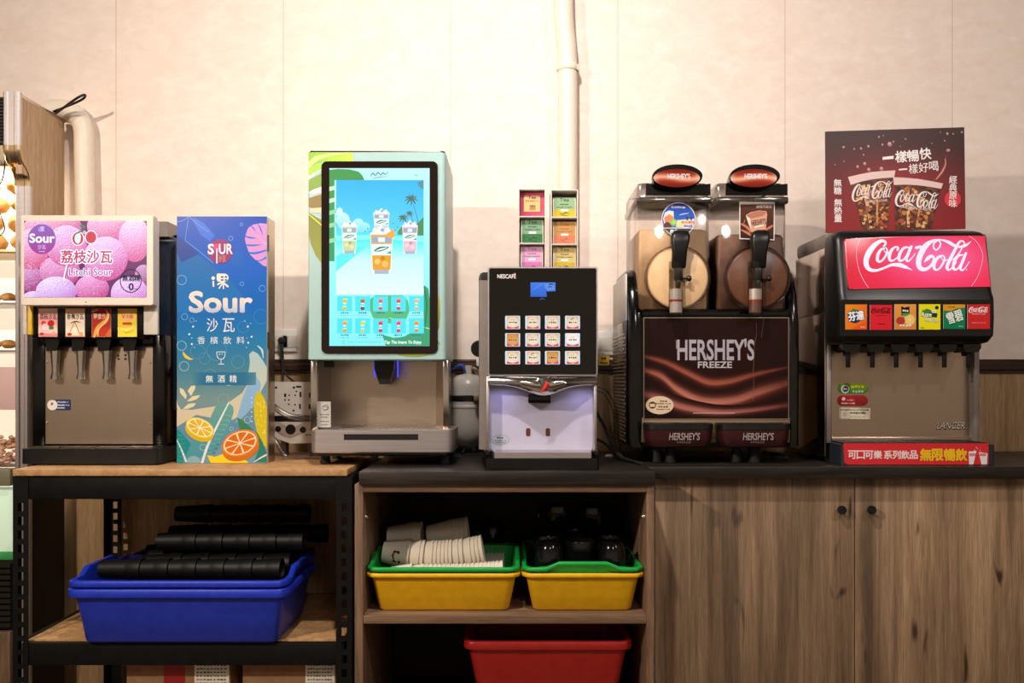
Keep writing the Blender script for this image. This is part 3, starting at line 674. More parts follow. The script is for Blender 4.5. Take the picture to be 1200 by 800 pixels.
# pink monstera leaf
g.poly([(x1, 262), (305, 261.5), (297, 263), (291, 267), (288.5, 273), (287, 280), (289, 288), (291.5, 295), (294, 299), (299, 304), (303, 306.5), (308, 311), (x1, 312.5)], '#c88cc6', 3)
for a in ([(293, 263.5, .2), (297, 267, 1.4), (299.5, 271, .5)], [(302, 262, .5), (305.5, 268, 1.7), (308, 275, .5)], [(287, 276.5, 1.5), (294, 278.5, 1.9), (301, 279, .4)], [(288, 287, 1.6), (297, 287.5, 2), (306, 286.5, .4)], [(292, 296, 2), (300, 296.5, 2.6), (x1, 293, 1.6)], [(299, 305, .6), (306, 305, 1.4), (x1, 301, 2.2)]): g.brush(a, '#1a6cd2', 4, cap=False)
g.brush([(295, 272, .3), (304, 279, .5), (x1, 287, .6)], '#e2b4dc', 5)
rnd = random.Random(4)
for cx, cy, r_ in ((283, 263, 2), (270.5, 279.2, 2.8), (213, 328, 6), (283.5, 332.5, 2.6), (307.5, 338, 4), (216.5, 371, 4), (285, 383, 7), (225, 375, 3), (306, 371, 9), (240, 420, 7), (254, 411, 12), (232, 412, 9), (279, 424, 8), (216, 429, 6), (246, 440, 8), (268, 446, 6), (262, 468, 7), (213, 405, 6)):
    g.ring(cx, cy, r_, .8 if r_ < 5 else 1.1, lambda x, y: mix(bg(x, y), (215, 230, 245), .45 if r_ < 6.5 else .16), 3)
g.disc(278, 303, 8.5, lambda x, y: mix(bg(x, y), '#1060b4', .5), 1)
g.disc(258.3, 294.5, 14.4, '#8a2a6c', 4); g.text('S', 244.2, 286, 250.4, 297.6, '#f2e8f2', 6, .03); g.text('UR', 257, 286, 272.4, 297.4, '#f2e8f2', 6, .02); g.disc(254, 289.5, 3.6, '#ec3c6e', 5, 4); g.line([(254.3, 291), (254.3, 308.5)], 1.4, '#f4e4f0', 6); g.text('沙瓦', 256, 299, 265, 307, '#d89a62', 6)
g.disc(250, 325.8, 2.1, '#e8dcd0', 4); g.line([(250, 329), (250.3, 336)], 2, '#e0d6cc', 4)
g.poly(rrect(254, 320.5, 268, 330, (1.5, 5, 5, 3)), '#e6dccf', 4); g.rect(259, 323.5, 262, 325.6, '#1566ac', 5); g.rect(263.6, 323.3, 266.3, 325.6, '#1566ac', 5); g.rect(259, 327, 262, 329, '#1566ac', 5); g.rect(263.6, 327, 266.3, 329, '#1566ac', 5)
g.brush([(262, 330, 1.8), (262, 338, 1.4)], '#e6dccf', 4); g.brush([(255.5, 333, 2), (261, 331, 2), (267, 335.5, 2.4)], '#e6dccf', 4); g.brush([(261, 332, 1.6), (257, 337.5, 1.4)], '#e6dccf', 4)
g.text('Sour', 222.5, 342, 295, 365.5, lambda x, y: mix('#e2d4ce', '#a8b4cc', (y - 355) / 12), 5, .05)
g.text('沙', 242.5, 373, 255.5, 388.5, '#d6dde2', 5, .004); g.text('瓦', 261, 373, 275, 389, '#d6dde2', 5, .004)
for c_, cx in zip('香檳飲料', (236, 251, 266.5, 282)): g.text(c_, cx - 4.6, 394.3, cx + 4.6, 403, '#c8d8e2', 5, .006)
for cx, cy in ((226.5, 382.5), (222, 391.5), (225, 403), (290.5, 382.5), (295, 394.5), (291, 401.5)): g.disc(cx, cy, 1.2, '#d8e4ea', 4, n=10)
for cx, cy in ((230, 376), (225, 396), (228, 407), (287, 376), (294, 379), (289.5, 396), (289, 407)): g.disc(cx, cy, .6, '#c0d4e0', 4, n=8)
g.poly([(214.5, 411.5), (217.5, 415), (222, 418.5), (227, 421), (222, 421.8), (217, 419.5), (214.5, 415.5)], '#d8c04a', 4)
for pts in ([(254, 412.2), (254.6, 417.5), (257, 420.5), (261.5, 420.5), (263.6, 417.5), (264, 412.2), (254, 412.2)], [(259.2, 420.5), (259.2, 426.5)], [(256, 426.5), (262.5, 426.5)]): g.line(pts, .8, '#dfe8ec', 5)
g.disc(257.5, 415, 1, '#a8c8d8', 5, n=8); g.disc(260.5, 414.5, .8, '#a8c8d8', 5, n=8)
g.rect(226, 436.2, 300, 451, lambda x, y: mix('#2a6f94', bg(x, y), max(0, abs(x - 262) - 24) / 14), 3.6, 16, 2)
for c_, cx in zip('無酒精', (245.5, 259.5, 273.3)): g.text(c_, cx - 4.2, 439.5, cx + 4.2, 448, '#e0e8ea', 5, .008)
# splash of milk and leaves
g.poly([(x0, 479), (225, 480), (252, 476), (270, 470), (284, 460), (290, 450), (291, 438), (293, 424), (292, 415), (296, 411), (302, 414), (308, 422), (x1, 430), (x1, 446), (300, 470), (288, 484), (272, 492), (250, 490), (230, 486), (x0, 500)], lambda x, y: mix('#a8c0c2', '#d0c4a4', (y - 420) / 60), 2)
g.poly([(292, 446), (300, 440), (306, 450), (302, 470), (288, 486), (276, 496), (283, 470)], '#86b0d2', 3); g.brush([(302, 405, 1), (307, 410, 2.4), (308.5, 419, 1)], '#b8ccd0', 3)
for pts in ([(224, 464), (229, 455), (229, 451.5), (224, 452), (220, 458)], [(218, 468), (211, 460), (210.5, 454), (215, 456), (219, 463)], [(219, 470), (226, 464), (235, 463), (231, 467.5), (224, 470)], [(214, 479), (221, 473), (230, 472), (227, 476.5), (219, 479)], [(212, 480), (208, 473), (x0, 468), (x0, 478)]): g.poly(pts, '#dcd2ac', 4)
g.poly([(246.5, 490), (252, 477), (259, 471.5), (267, 471), (273, 476), (274, 482), (269, 500), (262, 516), (250, 530), (243, 532), (222, 541), (212, 541), (228, 512)], lambda x, y: mix('#6aa098', '#4a94a4', (y - 470) / 60), 4)
for i in range(9): g.brush([(262 - i * 3, 486 + i * 5.5, .3), (270 - i * 2.2, 487 + i * 5.5, .9), (272 - i * 3.4, 490 + i * 5, .2)], '#7fb4b4', 5, cap=False)
g.brush([(268, 472, 1.4), (258, 492, 2.2), (244, 521, 2.8), (237, 542, 3)], '#dfe4e6', 6)
g.poly([(x0, 503), (211, 505), (216, 511), (224, 520), (221, 526), (218, 534), (214, 542), (x0, 542)], '#1f8a8a', 4); g.brush([(x0, 515, 1.2), (213, 527, 1.8), (218, 540, 2.6)], '#d4e2e4', 5)
for i in range(7): g.brush([(208, 508 + i * 5, .3), (212, 510 + i * 5, .8), (217, 509 + i * 5, .3)], '#48a8a4', 5, cap=False)
g.disc(227, 541, 8, lambda x, y: mix(bg(x, y), '#9cc4c0', .5), 5, 7); g.ring(238, 524, 4, .8, '#88b8c4', 5); g.ring(271.5, 502.5, 2.4, .6, '#a8ccdc', 5); g.ring(290, 492, 4, .8, '#9cc0e0', 5)
for i in range(6): g.disc(295, 466 + i * 5.5, .9, '#c4dcec', 5, n=8)
g.poly([(302, 458.5), (306, 460), (310, 467), (x1, 476), (x1, 526), (308, 520), (301, 506), (298, 490), (297.5, 475), (299, 464)], '#cdb91e', 4)
for i in range(26):
    x = rnd.uniform(299, 311); y = rnd.uniform(466, 512); g.brush([(x, y, .3), (x + .8, y + 1.6, .8), (x, y + 3.2, .3)], '#e2d870', 5, k=2, cap=False)
g.poly([(277.5, 488.5), (286, 493), (296, 503), (300, 514), (290, 520), (283, 510)], '#3f8058', 5)
g.poly([(300, 504), (308, 518), (x1, 532), (x1, 541), (298, 541), (304, 524)], '#2f7a68', 5); g.brush([(298, 541, 1), (306, 536, 1.6), (x1, 532.5, 1.8)], '#d4e0e0', 6)
g.poly([(243, 533), (252, 535), (262, 531.5), (270, 533), (286, 537), (292, 542.3), (247, 542.3)], '#ead02c', 6)
def slice_(cx, cy, rx, ry, rot, rind, flesh, pith, dx, dy):
    g.poly(ell(cx + dx, cy + dy, rx, ry, 40, rot=rot), mix(rind, (120, 60, 0), .18), 7); g.poly(ell(cx, cy, rx, ry, 40, rot=rot), rind, 8); g.poly(ell(cx, cy, rx * .9, ry * .88, 40, rot=rot), pith, 9)
    q = R(rot)
    for k in range(8):
        a0, a1 = 45 * k + 4, 45 * k + 41; p = [(rx * .08 * math.cos(R((a0 + a1) / 2)), ry * .08 * math.sin(R((a0 + a1) / 2)))] + [(rx * .82 * math.cos(R(a)), ry * .8 * math.sin(R(a))) for a in (a0, (a0 * 2 + a1) / 3, (a0 + 2 * a1) / 3, a1)]
        g.poly([(cx + x * math.cos(q) - y * math.sin(q), cy + x * math.sin(q) + y * math.cos(q)) for x, y in p], flesh, 10)
slice_(234.6, 501, 17.5, 10.8, 24, '#e6cc2a', '#ddb81e', '#f2ecd0', -.8, 4.4)
slice_(281.5, 519, 22.2, 15, -20, '#dc7a20', '#d46c12', '#f0d8b4', .8, 5.5)
g.build('box_artwork', M['glossprint'], bx)

# ------------------------------------------------------------------ touch screen drink machine
YT = 2.46
tm = thing('drink_machine', 'tall pale teal drink machine with a big lit beach touch screen', 'drink machine', (X_(445, YT), 2.65, CT))
xl, xr = X_(361, YT), -.190; ytop, ybot = Z_(177.8, YT), Z_(421.5, YT); YTB = 2.755
sec = lambda z, d=0: [Vector((x, y, z)) for x, y in rrect(xl + d, YT + d, xr - d, YTB - d, (.006, .014, .012, .006), 7)]
b = MB(); b.loft([sec(ybot, .002), sec(ybot + .002), sec(ytop - .004), sec(ytop, .004)]); b.build('upper_housing', M['teal'], tm)
b = MB(); b.loft([[v + Vector((0, 0, 0)) for v in sec(z, d)] for z, d in ((ytop + .0002, .003), (ytop + .004, .004))]); b.build('top_lid', M['softblack'], tm)
# leaf artwork on the housing front
g = G(front(YT - .0003)); _lf = g
g.poly([(361.6, 178.6), (413, 178.6), (414, 185), (413.5, 189), (377, 189.5), (370, 192), (361.6, 197)], lambda x, y: mix('#7fb82c', '#b4d84e', (x - 361) / 52), 1)
g.poly([(361.6, 196), (377, 190), (377, 200), (361.6, 208)], '#9cc84c', 2); g.poly([(361.6, 206.5), (377, 197.5), (377, 199.5), (361.6, 211)], '#d6dcd6', 3)
g.poly([(361.6, 211), (377, 203), (377, 218), (361.6, 224)], '#7fa048', 2); g.poly([(361.6, 226), (368, 221.5), (377, 219), (377, 226), (366, 228)], '#dfe2de', 3)
g.poly([(361.6, 232), (377, 227.5), (377, 249), (361.6, 242)], '#8a7a48', 2); g.poly([(363, 244), (377, 243), (377, 250), (365, 249)], '#cfc9ac', 3)
g.poly([(361.6, 249), (377, 258), (377, 308), (370, 299), (364, 285), (361.6, 272)], lambda x, y: mix('#7a8440', '#94983e', (y - 250) / 58), 2); g.brush([(361.6, 251, 1), (369, 257, 1.3), (377, 264, 1.2)], '#e2d64a', 4)
g.poly([(361.6, 190), (369, 183), (390, 179.5), (408, 179.5), (390, 182), (374, 187), (361.6, 197)], '#d2e884', 2)
g.build('leaf_artwork', M['print'], tm); g = G(front(YT - .0003))
g.poly([(513, 345), (514.5, 347), (515.8, 353), (515.8, 370), (514.6, 383), (513.2, 387)], lambda x, y: mix('#a8ac50', '#6e7c34', (y - 345) / 40), 2)
g.build('leaf_artwork', M['print'], tm); g = G(front(YT - .0003))
g.poly([(463, 414.3), (482, 414.3), (500, 414.3), (505, 414.3), (500, 416.5), (490, 418), (476, 417.5), (468, 416)], '#8a9a40', 2)
g.build('leaf_artwork', M['print'], tm); g = G(front(YT - .0003))
g.brush([(508, 394, .6), (512, 399, 1.1), (515.6, 403, 1)], '#8f8a44', 3)
g.build('leaf_artwork', M['print'], tm)
dsp = MB().slab(rrect(376.5, 188.8, 513, 414, 6.5, 6), YT - .005, .0045, .001).build('display_bezel', mat('bezel_glass', (26, 15, 12), .12), tm)
g = G(front(YT - .0054)); a0, b0, a1, b1 = 386, 197, 503.5, 405.2
g.rect(a0, b0, a1, b1, lambda x, y: mix('#bdf0f6', '#7fe6f2', (y - 197) / 208), 0, 2, 16)
# big leaf behind the picture
g.poly([(386, 199), (396, 198), (410, 198.5), (420, 201), (425, 206), (427, 211), (392, 211), (392, 306), (386, 306)], lambda x, y: mix('#4e9a52', '#3c9c60', (y - 198) / 100), 1)
for y in (219, 233, 247, 262, 280): g.poly([(386, y), (394, y - 2), (394, y + 3), (386, y + 5)], '#c4e8c8' if y < 240 else '#96d4a8', 2)
# beach picture
p0, q0, p1, q1 = 394, 211, 496.5, 345
def sky(x, y):
    t = (y - q0) / 60
    return mix('#3fb4fa', '#5fd0fa', t) if y < 268 else mix('#5fd8f4', '#46e2f2', (y - 268) / 10) if y < 278 else mix('#44e2f2', '#c4faf6', (y - 278) / 26) if y < 304 else mix('#c4faf6', '#dcf8fa', (y - 304) / 40)
g.rect(p0, q0, p1, q1, sky, 3, 4, 40)
for cx, cy, rx, ry in ((399, 258, 8, 9), (405, 264, 9, 6), (424, 266, 10, 6), (420, 261, 6, 5), (396, 249, 4, 6)): g.disc(max(cx, p0 + rx), cy, rx, lambda x, y: mix('#c8f0fc', '#86dcf8', (y - 252) / 18), 4, ry)
g.poly([(p0, 276), (440, 275), (470, 277), (p1, 276), (p1, 284), (450, 280), (p0, 282)], '#8af0f6', 5)
g.poly([(p0, 300), (412, 290), (430, 288), (416, 300), (p0, 318)], '#62e6f4', 5)
g.poly([(480, 276), (484, 268), (489, 262), (p1, 254), (p1, 276)], '#4f8f5a', 5)
g.poly([(466, 272), (470, 266), (478, 264), (484, 268), (484, 275), (466, 275)], '#5a9060', 5)
def palm(cx, cy, r_, tx, ty, L=6):
    g.brush([(cx, cy, .5), ((cx + tx) / 2 + 1, (cy + ty) / 2, .7), (tx, ty, .9)], '#6a6a58', L)
    for k in range(9):
        a = R(k * 40 + 10); x, y = cx + r_ * math.cos(a), cy + r_ * .8 * math.sin(a) + r_ * .22
        g.brush([(cx, cy, .6), ((cx + x) / 2, (cy + y) / 2 - r_ * .16, r_ * .22), (x, y, .3)], '#3c6e5e' if k % 2 else '#6a7858', L + 1, k=3, cap=False)
palm(482, 233, 8.5, 491, 266); palm(480, 250, 5, 486, 268); palm(472.5, 255, 6.5, 478, 270)
g.poly([(p1, 211), (p1, 222), (491, 219), (489, 214), (493, 212)], '#5a90a0', 6)
def cup(cx, yt, yb, w, juice, L, hl=1.0):
    f = lambda t: w * (1 - .22 * t); h = yb - yt
    q = lambda t0, t1, col, l, k=1.0: g.poly([(cx - f(t0) / 2 * k, yt + h * t0), (cx + f(t0) / 2 * k, yt + h * t0), (cx + f(t1) / 2 * k, yt + h * t1), (cx - f(t1) / 2 * k, yt + h * t1)], col, l)
    q(0, 1, '#e8f2f4', L); q(.05, .28, mix(juice, '#ffffff', .1), L + 1, .96); q(.28, .55, '#e2f6ea', L + 1, .98); q(.55, .9, juice, L + 1, .94); q(.9, 1, '#aab0c8', L + 1, .8)
    q(.1, .25, '#9aa8c0', L + 2, .86); q(.12, .23, '#e6eef4', L + 3, .3)
    g.disc(cx - w * .18, yt + h * .7, w * .13, mix(juice, '#fff0c0', .45), L + 2, n=8); g.disc(cx + w * .15, yt + h * .76, w * .14, mix(juice, '#ffffff', .3), L + 2, n=8); g.disc(cx + w * .05, yt + h * .62, w * .1, mix(juice, '#804010', .3), L + 2, n=8)
    g.poly([(cx - w * .42, yt + .3), (cx - w * .34, yt - h * .12), (cx - w * .16, yt - h * .06), (cx, yt - h * .2), (cx + w * .14, yt - h * .07), (cx + w * .3, yt - h * .14), (cx + w * .44, yt + .3)], '#eef4fa', L + 1)
    g.disc(cx + w * .04, yt - h * .06, w * .1, '#a4aac4', L + 2, n=5)
    g.brush([(cx - w * .3, yt + h * .44, w * .06), (cx - w * .05, yt + h * .4, w * .2), (cx + w * .3, yt + h * .36, w * .05)], '#2a6a58', L + 3); g.brush([(cx - w * .26, yt + h * .44, .4), (cx, yt + h * .4, w * .08), (cx + w * .26, yt + h * .36, .3)], '#dff4ee', L + 4)
    g.poly([(cx + w * .2, yt + h * .5), (cx + w * .4, yt + h * .44), (cx + w * .42, yt + h * .52)], '#4aa878', L + 3)
cup(447, 249, 276, 19, '#c8d0e8', 6); cup(409.5, 264, 297, 18.5, '#c4d29a', 8); cup(480.5, 264, 297.5, 18.5, '#e2b8c8', 8); cup(447.3, 272.5, 321, 27, '#e0a030', 12)
g.poly([(452, 275), (462, 268), (463, 278), (455, 279)], '#f0a848', 17)
for x, y in ((431, 268), (434, 272), (461, 262), (466, 266), (463, 270), (428, 271)): g.disc(x, y, .9, '#5a8a78', 12, n=6)
# maker's script at the top of the screen
g.brush([(434, 207, .5), (437, 203, 1.3), (440, 205.5, .9), (443, 202, 1.2), (446, 205, .9), (449, 202.5, 1.2), (452, 204.5, .8), (455, 201, .5)], '#4a7a80', 4); g.brush([(436, 209, .4), (445, 207.6, .8), (453, 206.5, .3)], '#5a8a90', 4); g.dashes(486, 204.5, 489.5, 206, '#6aa8b4', 4, 3)
# lower leaves and menu tiles
g.poly([(434, 350), (440, 346), (472, 346), (478, 352), (480, 364), (476, 374), (466, 380), (450, 378), (437, 372), (433, 362)], '#58b478', 2); g.poly([(497, 334), (502, 338), (503.5, 350), (503.5, 398), (497, 384), (496, 356)], '#3f9a6a', 2)
g.poly([(448, 392), (462, 396), (474, 394), (488, 386), (498, 376), (503.5, 382), (503.5, 405), (452, 405)], '#3e9c70', 2); g.brush([(456, 372, .6), (474, 377, 1.2), (503, 385, 1)], '#c0e89a', 3); g.brush([(497, 336, 1.4), (500, 356, 2.4), (498, 384, 1.2)], '#2c7f56', 3)
cols = ('#d8b83a', '#a06a2c', '#d85a6a', '#d84848', '#e0b070', '#e09a3c', '#c8cc5a', '#d03c4a', '#d84a64', '#d88a34')
for i in range(10):
    r_, c_ = divmod(i, 5); x = 395.3 + c_ * 21; y = 347 + r_ * 26
    g.rect(x, y, x + 17.4, y + 17.6, '#4edcec', 4); cx = x + 8.7
    g.poly([(cx - 2.6, y + 4.3), (cx + 2.6, y + 4.3), (cx + 2, y + 8.8), (cx - 2, y + 8.8)], cols[i], 5); g.poly([(cx - 2.8, y + 3.4), (cx + 1, y + 2.4), (cx + 4, y + 3), (cx + 2.6, y + 5)], mix(cols[i], '#ffffff', .35), 6)
    g.rect(cx - 1.6, y + 7.6, cx + 1.6, y + 9.3, '#f0e8dc', 6); g.disc(cx, y + 14, 2.5, mix(cols[i], '#40101c', .35) if i in (1,) else cols[i], 5, 2.4, 12); g.rect(cx - 2, y + 11.3, cx + 2, y + 12.6, '#d8e4d4', 6)
    g.dashes(x + 4, y + 18.6, x + 13.4, y + 20.4, '#2c6a74', 5, 4, i); g.dashes(x + 3, y + 22, x + 14.6, y + 22.8, '#5aa4ae', 5, 7, i + 20)
    if i in (0, 1, 9): g.disc(x + 15, y + 10.5, 1.2, '#6ad0c0', 5, n=8)
g.text('Tap The Image To Enjoy', 450.5, 399, 494, 403.6, '#f4fffb', 6, .02, shear=.15); g.brush([(401, 403, .4), (402.6, 399.6, .7), (404, 403, .4)], '#6ab8c4', 5)
g.dashes(407, 400, 447, 401.2, '#66c4d0', 5, 24)
g.build('screen_picture', M['screen'], dsp)
# lower bay
ysb = Z_(503, YT + .2)
b = MB(); YBK = YT + .20
b.box(X_(384, YBK), X_(517, YBK), YBK, YBK + .01, Z_(510, YT), ybot - .0005); b.build('bay_back_plate', M['steel'], tm, label='brushed steel back plate')
b = MB(); b.loft([[Vector((x, y, z)) for x, y in ((X_(372, YT + .02), YT + .02), (X_(372, YT + .02) - .004, YT + .02), (X_(388, YBK) - .006, YBK), (X_(388, YBK), YBK))] for z in (Z_(508, YT), ybot - .0005)]); b.build('bay_side', M['steeldark'], tm)
b = MB(); b.loft([[Vector((x, y, z)) for x, y in ((X_(519, YT + .03), YT + .03), (X_(519, YT + .03) + .004, YT + .03), (X_(511, YBK) + .006, YBK), (X_(511, YBK), YBK))] for z in (Z_(508, YT), ybot - .0005)]); b.build('bay_side', M['steelv'], tm)
b = MB(); b.box(xl + .008, xr - .006, YBK + .011, YTB - .01, CT + .03, ybot - .0005, .003).build('rear_body', M['steeldark'], tm)
MB().box(X_(363.5, YT + .01), X_(371.5, YT + .01), YT + .012, YT + .03, Z_(506, YT), ybot - .0003, .003).build('corner_post', M['chrome'], tm)
MB().box(X_(519, YT + .01), X_(526, YT + .01), YT + .012, YT + .03, Z_(506, YT), ybot - .0003, .003).build('corner_post', M['chrome'], tm)
YN = YT + .10
nz = MB(); nz.loft([[Vector((X_(450, YN) + a * w, YN + b_, z)) for a, b_ in ((-1, 0), (1, 0), (1.0, .05), (-1.0, .05))] for z, w in ((ybot - .0003, .030), (Z_(432, YN), .029), (Z_(443, YN), .020), (Z_(450, YN), .014))]).build('nozzle', M['softblack'], tm)
for x in (437, 464.5):
    MB().box(X_(x, YN) - .002, X_(x, YN) + .002, YN + .03, YN + .034, ybot - .05, ybot - .0004).build('light_strip', M['led'], tm, label='blue light strip')
MB().pbox(379.5, 423, 391, 430, YT + .05, .02, .002).build('sensor', M['black'], tm)
g = G(front(YT + .028)); 
st = MB().box(X_(373.2, YT + .029), X_(387.6, YT + .029), YT + .0285, YT + .0305, Z_(500.5, YT + .029), Z_(470.5, YT + .029)).build('care_sticker', M['white'], tm)
g.rect(373.4, 470.7, 387.4, 500.3, '#b9b4ac', 0); g.ring(381, 478, 3.4, .5, '#3a3634', 2, 2.2); g.brush([(378, 476, .5), (383, 474.5, .7), (384.5, 479, .5), (379, 481, .5)], '#3a3634', 2)
for i, y in enumerate((485, 488, 493, 497)): g.dashes(375 + (i % 2), y, 386 - (i % 2), y + 1.4, '#4a4642', 2, 5, i)
g.build('sticker_print', M['print'], st)
# drip tray with rounded right corner
b = MB(); sec2 = lambda z, d=0: [Vector((x, y, z)) for x, y in rrect(X_(364.5, YT) + d, YT - .012 + d, X_(531.5, YT) - d, YBK + .008, (.022, .022, .002, .002), 7)]
zt2, zb2 = Z_(503.6, YT - .012), Z_(531, YT - .012)
b.loft([sec2(zb2, .004), sec2(zb2 + .004), sec2(zt2 - .001), sec2(zt2, .001)]); tr = b.build('drip_tray', M['alu'], tm, label='pale satin metal drip tray')
MB().pbox(403, 508.5, 490, 515.3, YT - .0125, .0006).build('tray_slot', mat('slot_dark', (30, 26, 26), .3), tr)
b = MB()
for i in range(16): b.box(X_(395, YT) + i * .016, X_(395, YT) + i * .016 + .011, YT + .03, YBK - .02, zt2 + .0002, zt2 + .002)
b.build('tray_grille', M['chrome'], tr)
b = MB(); b.box(X_(372, YT + .02), X_(524, YT + .02), YT + .02, YTB - .02, CT + .026, zb2 - .0002, .002); b.build('base', M['gloss'], tm)
for x in (381.5, 523.5):
    for y in (YT + .06, YTB - .07):
        MB().lathe([(0, 0), (.014, 0), (.016, .004), (.014, .012), (.013, .0262), (0, .0262)], (X_(x, YT + .06) + (0 if x < 450 else -.005), y, CT), 'Z', 16).build('foot', M['rubber'], tm)

# ------------------------------------------------------------------ coffee machine
YF = 2.40
cm = thing('coffee_machine', 'black glass fronted coffee machine with twelve lit drink buttons', 'coffee machine', (X_(636, YF), 2.6, CT))
fp = MB().slab(rrect(571.5, 312.5, 700.5, 440, 2.5), YF - .004, .05, .001).build('front_surround', M['alu'], cm)
MB().slab(rrect(573.2, 314.2, 698.8, 438.6, 2), YF - .0055, .0014).build('glass_front', mat('black_glass', (13, 11, 10), .1), cm, label='black glass front')
b = MB(); b.loft([[Vector((x, y, z)) for x, y in rrect(X_(561.5, 2.48), YF + .0465, X_(697, YF), 2.715, .008)] for z in (Z_(528, YF), Z_(326, YF))]); b.build('body', M['grey'], cm)
b = MB(); b.loft([[Vector((x, y, z)) for x, y in rrect(X_(561.5, 2.48) + d, YF + .0465, X_(697, YF) - d, 2.715 - d, .006)] for z, d in ((Z_(326, YF) + .0003, 0), (Z_(322, YF), .001), (Z_(318, YF), .004), (Z_(316.5, YF), .01))]); b.build('top_cover', M['softblack'], cm)
g = G(front(YF - .0057)); g.text('NESCAFÉ', 583, 320.2, 604.5, 326, '#d8d4ce', 2, .03); g.brush([(602.2, 320.8, .9), (603.8, 319.6, .5)], '#e0352c', 3); g.build('brand_print', M['print'], cm)
g = G(front(YF - .0057)); g.poly([(621.7, 330.8), (651, 330.8), (651, 341.2), (640, 341.5), (641, 347.6), (621.7, 347.6)], lambda x, y: mix('#3f74d6', '#2c5cc4', (y - 331) / 17), 1)
g.poly([(638, 332), (649, 333), (650.6, 339.5), (642, 340.5), (638.5, 337)], '#5a86cc', 2); g.brush([(643, 333.6, .6), (645.5, 332.8, 1.4), (648.5, 334, .4)], '#1c2c58', 3); g.brush([(642, 336.8, .5), (645, 335.5, 1), (647, 337.2, .4)], '#1c2c58', 3)
g.brush([(624, 340, .3), (630, 336, .7), (637, 331.5, .2)], '#5a90ea', 2); g.brush([(632, 351.6, .5), (635, 349.6, 1.4), (638.5, 351, .5)], '#2a4a86', 1); g.build('display', M['screen'], cm, label='small blue lit display')
tints = ('#e8d2b4',) * 12
for r_ in range(3):
    for c_ in range(4):
        i = r_ * 4 + c_; cx = (600.8, 624.4, 647.5, 671)[c_]; cy = (377.8, 398.2, 419)[r_]
        bt = MB().slab(rrect(cx - 8.8, cy - 7.9, cx + 8.8, cy + 7.9, 1.2, 3), YF - .0085, .0029, .0006).build('drink_button', M['white'], cm)
        g = G(front(YF - .0087)); a0, b0, a1, b1 = cx - 8.4, cy - 7.5, cx + 8.4, cy + 7.5
        dk = i in (4, 10); pk = i == 7
        g.rect(a0, b0, a1, b1, '#b4d4f0', 0); base = ('#b87a3c', '#d8a060') if dk else ('#e6cfc8', '#f4e8e4') if pk else ('#c8a888', '#f0e0c8')
        g.rect(a0 + 1.6, b0 + .2, a1 - 1.3, b1 - .5, lambda x, y: mix(base[0], base[1], .9 - ((x - cx) ** 2 + (y - cy - 1) ** 2) / 90), 1, 8, 8)
        g.poly([(a0 + 1.6, b1 - 3.4), (cx - 3, b1 - 2), (cx + 3, b1 - 2), (a1 - 1.3, b1 - 3.4), (a1 - 1.3, b1 - .4), (a0 + 1.6, b1 - .4)], '#d8403c', 2); g.dashes(cx - 1.5, b1 - 1.4, cx + 2, b1 - .8, '#f4dcd4', 3, 2)
        g.dashes(cx - 2.6, cy - 3.4, cx + 2.4, cy - 2.6, '#6a5238', 3, 2, i); g.dashes(cx - 4.6, cy - 1.2, cx + 5, cy + 1, '#3e2a1a', 3, 4, i + 5); g.dashes(cx - 3, cy + 2.4, cx + 3.4, cy + 2.9, '#9a8468', 3, 4, i + 9)
        if i in (3, 9): g.brush([(cx - 2.5, cy - 3.6, .4), (cx, cy - 5, 1), (cx + 2, cy - 5.6, .4)], '#5a3a22', 4)
        g.build('button_picture', M['screen'], bt)
# chrome chin with a dip in the middle
s = []
for i in range(33):
    px = 572 + 127 * i / 32; u = (px - 636.5) / 28
    dip = 12.5 * math.exp(-(u * u) * 1.15) if abs(u) < 2.3 else 0
    out = .016 + .030 * math.exp(-u * u * 1.0)
    zt3, zm, zb3 = Z_(440.4, YF), Z_(446, YF), Z_(451 + dip, YF)
    x = X_(px, YF)
    s.append([Vector((x, YF + .03, zt3)), Vector((x, YF - out * .35, zt3)), Vector((x, YF - out * .8, zt3 - .006)), Vector((x, YF - out, zm - dip * .0012)), Vector((x, YF - out * .72, zb3 + .003)), Vector((x, YF - out * .5, zb3)), Vector((x, YF + .03, zb3 + .002))])
chin = MB().loft(s).build('chrome_chin', M['chrome'], cm, 50, label='chrome chin curving down in the middle')
b = MB(); Yc_ = YF - .05
secs = []
for px, py, w in ((639.5, 446.5, .7), (641.5, 449, 2.6), (640.2, 453, 3.2), (637.8, 457, 2.7), (634.5, 459.6, 1.2), (632, 460.2, .4)):
    c = W(px, py, Yc_); secs.append([c + Vector((w * Yc_ / 1000 * math.cos(2 * math.pi * j / 10), w * .0014 * math.sin(2 * math.pi * j / 10) + .004, 0)) for j in range(10)])
b.loft(secs).build('red_accent', M['red'], chin, label='glossy red comma mark')
YS2 = YF + .040
b = MB(); b.box(X_(572, YF + .01), X_(698, YF + .01), YS2, YS2 + .004, Z_(529, YF), Z_(441, YF)); b.build('backsplash', M['lav'], cm, label='pale lilac backsplash')
for x0, x1 in ((570, 573.5), (696, 699.5)):
    MB().box(X_(x0, YF), X_(x1, YF), YF, YF + .062, Z_(529, YF), Z_(440.6, YF), .002).build('side_trim', M['alu'], cm)
b = MB(); b.pbox(619, 462, 645.5, 472.5, YF + .005, .05, .003); b.build('spout', M['gloss'], cm)
for x in (619, 642):
    MB().slab(rrect(x - 2.6, 501.5, x + 2.6, 511, 2), YS2 - .001, .0009).build('sensor_window', mat('amber_window', (92, 52, 36), .2), cm)
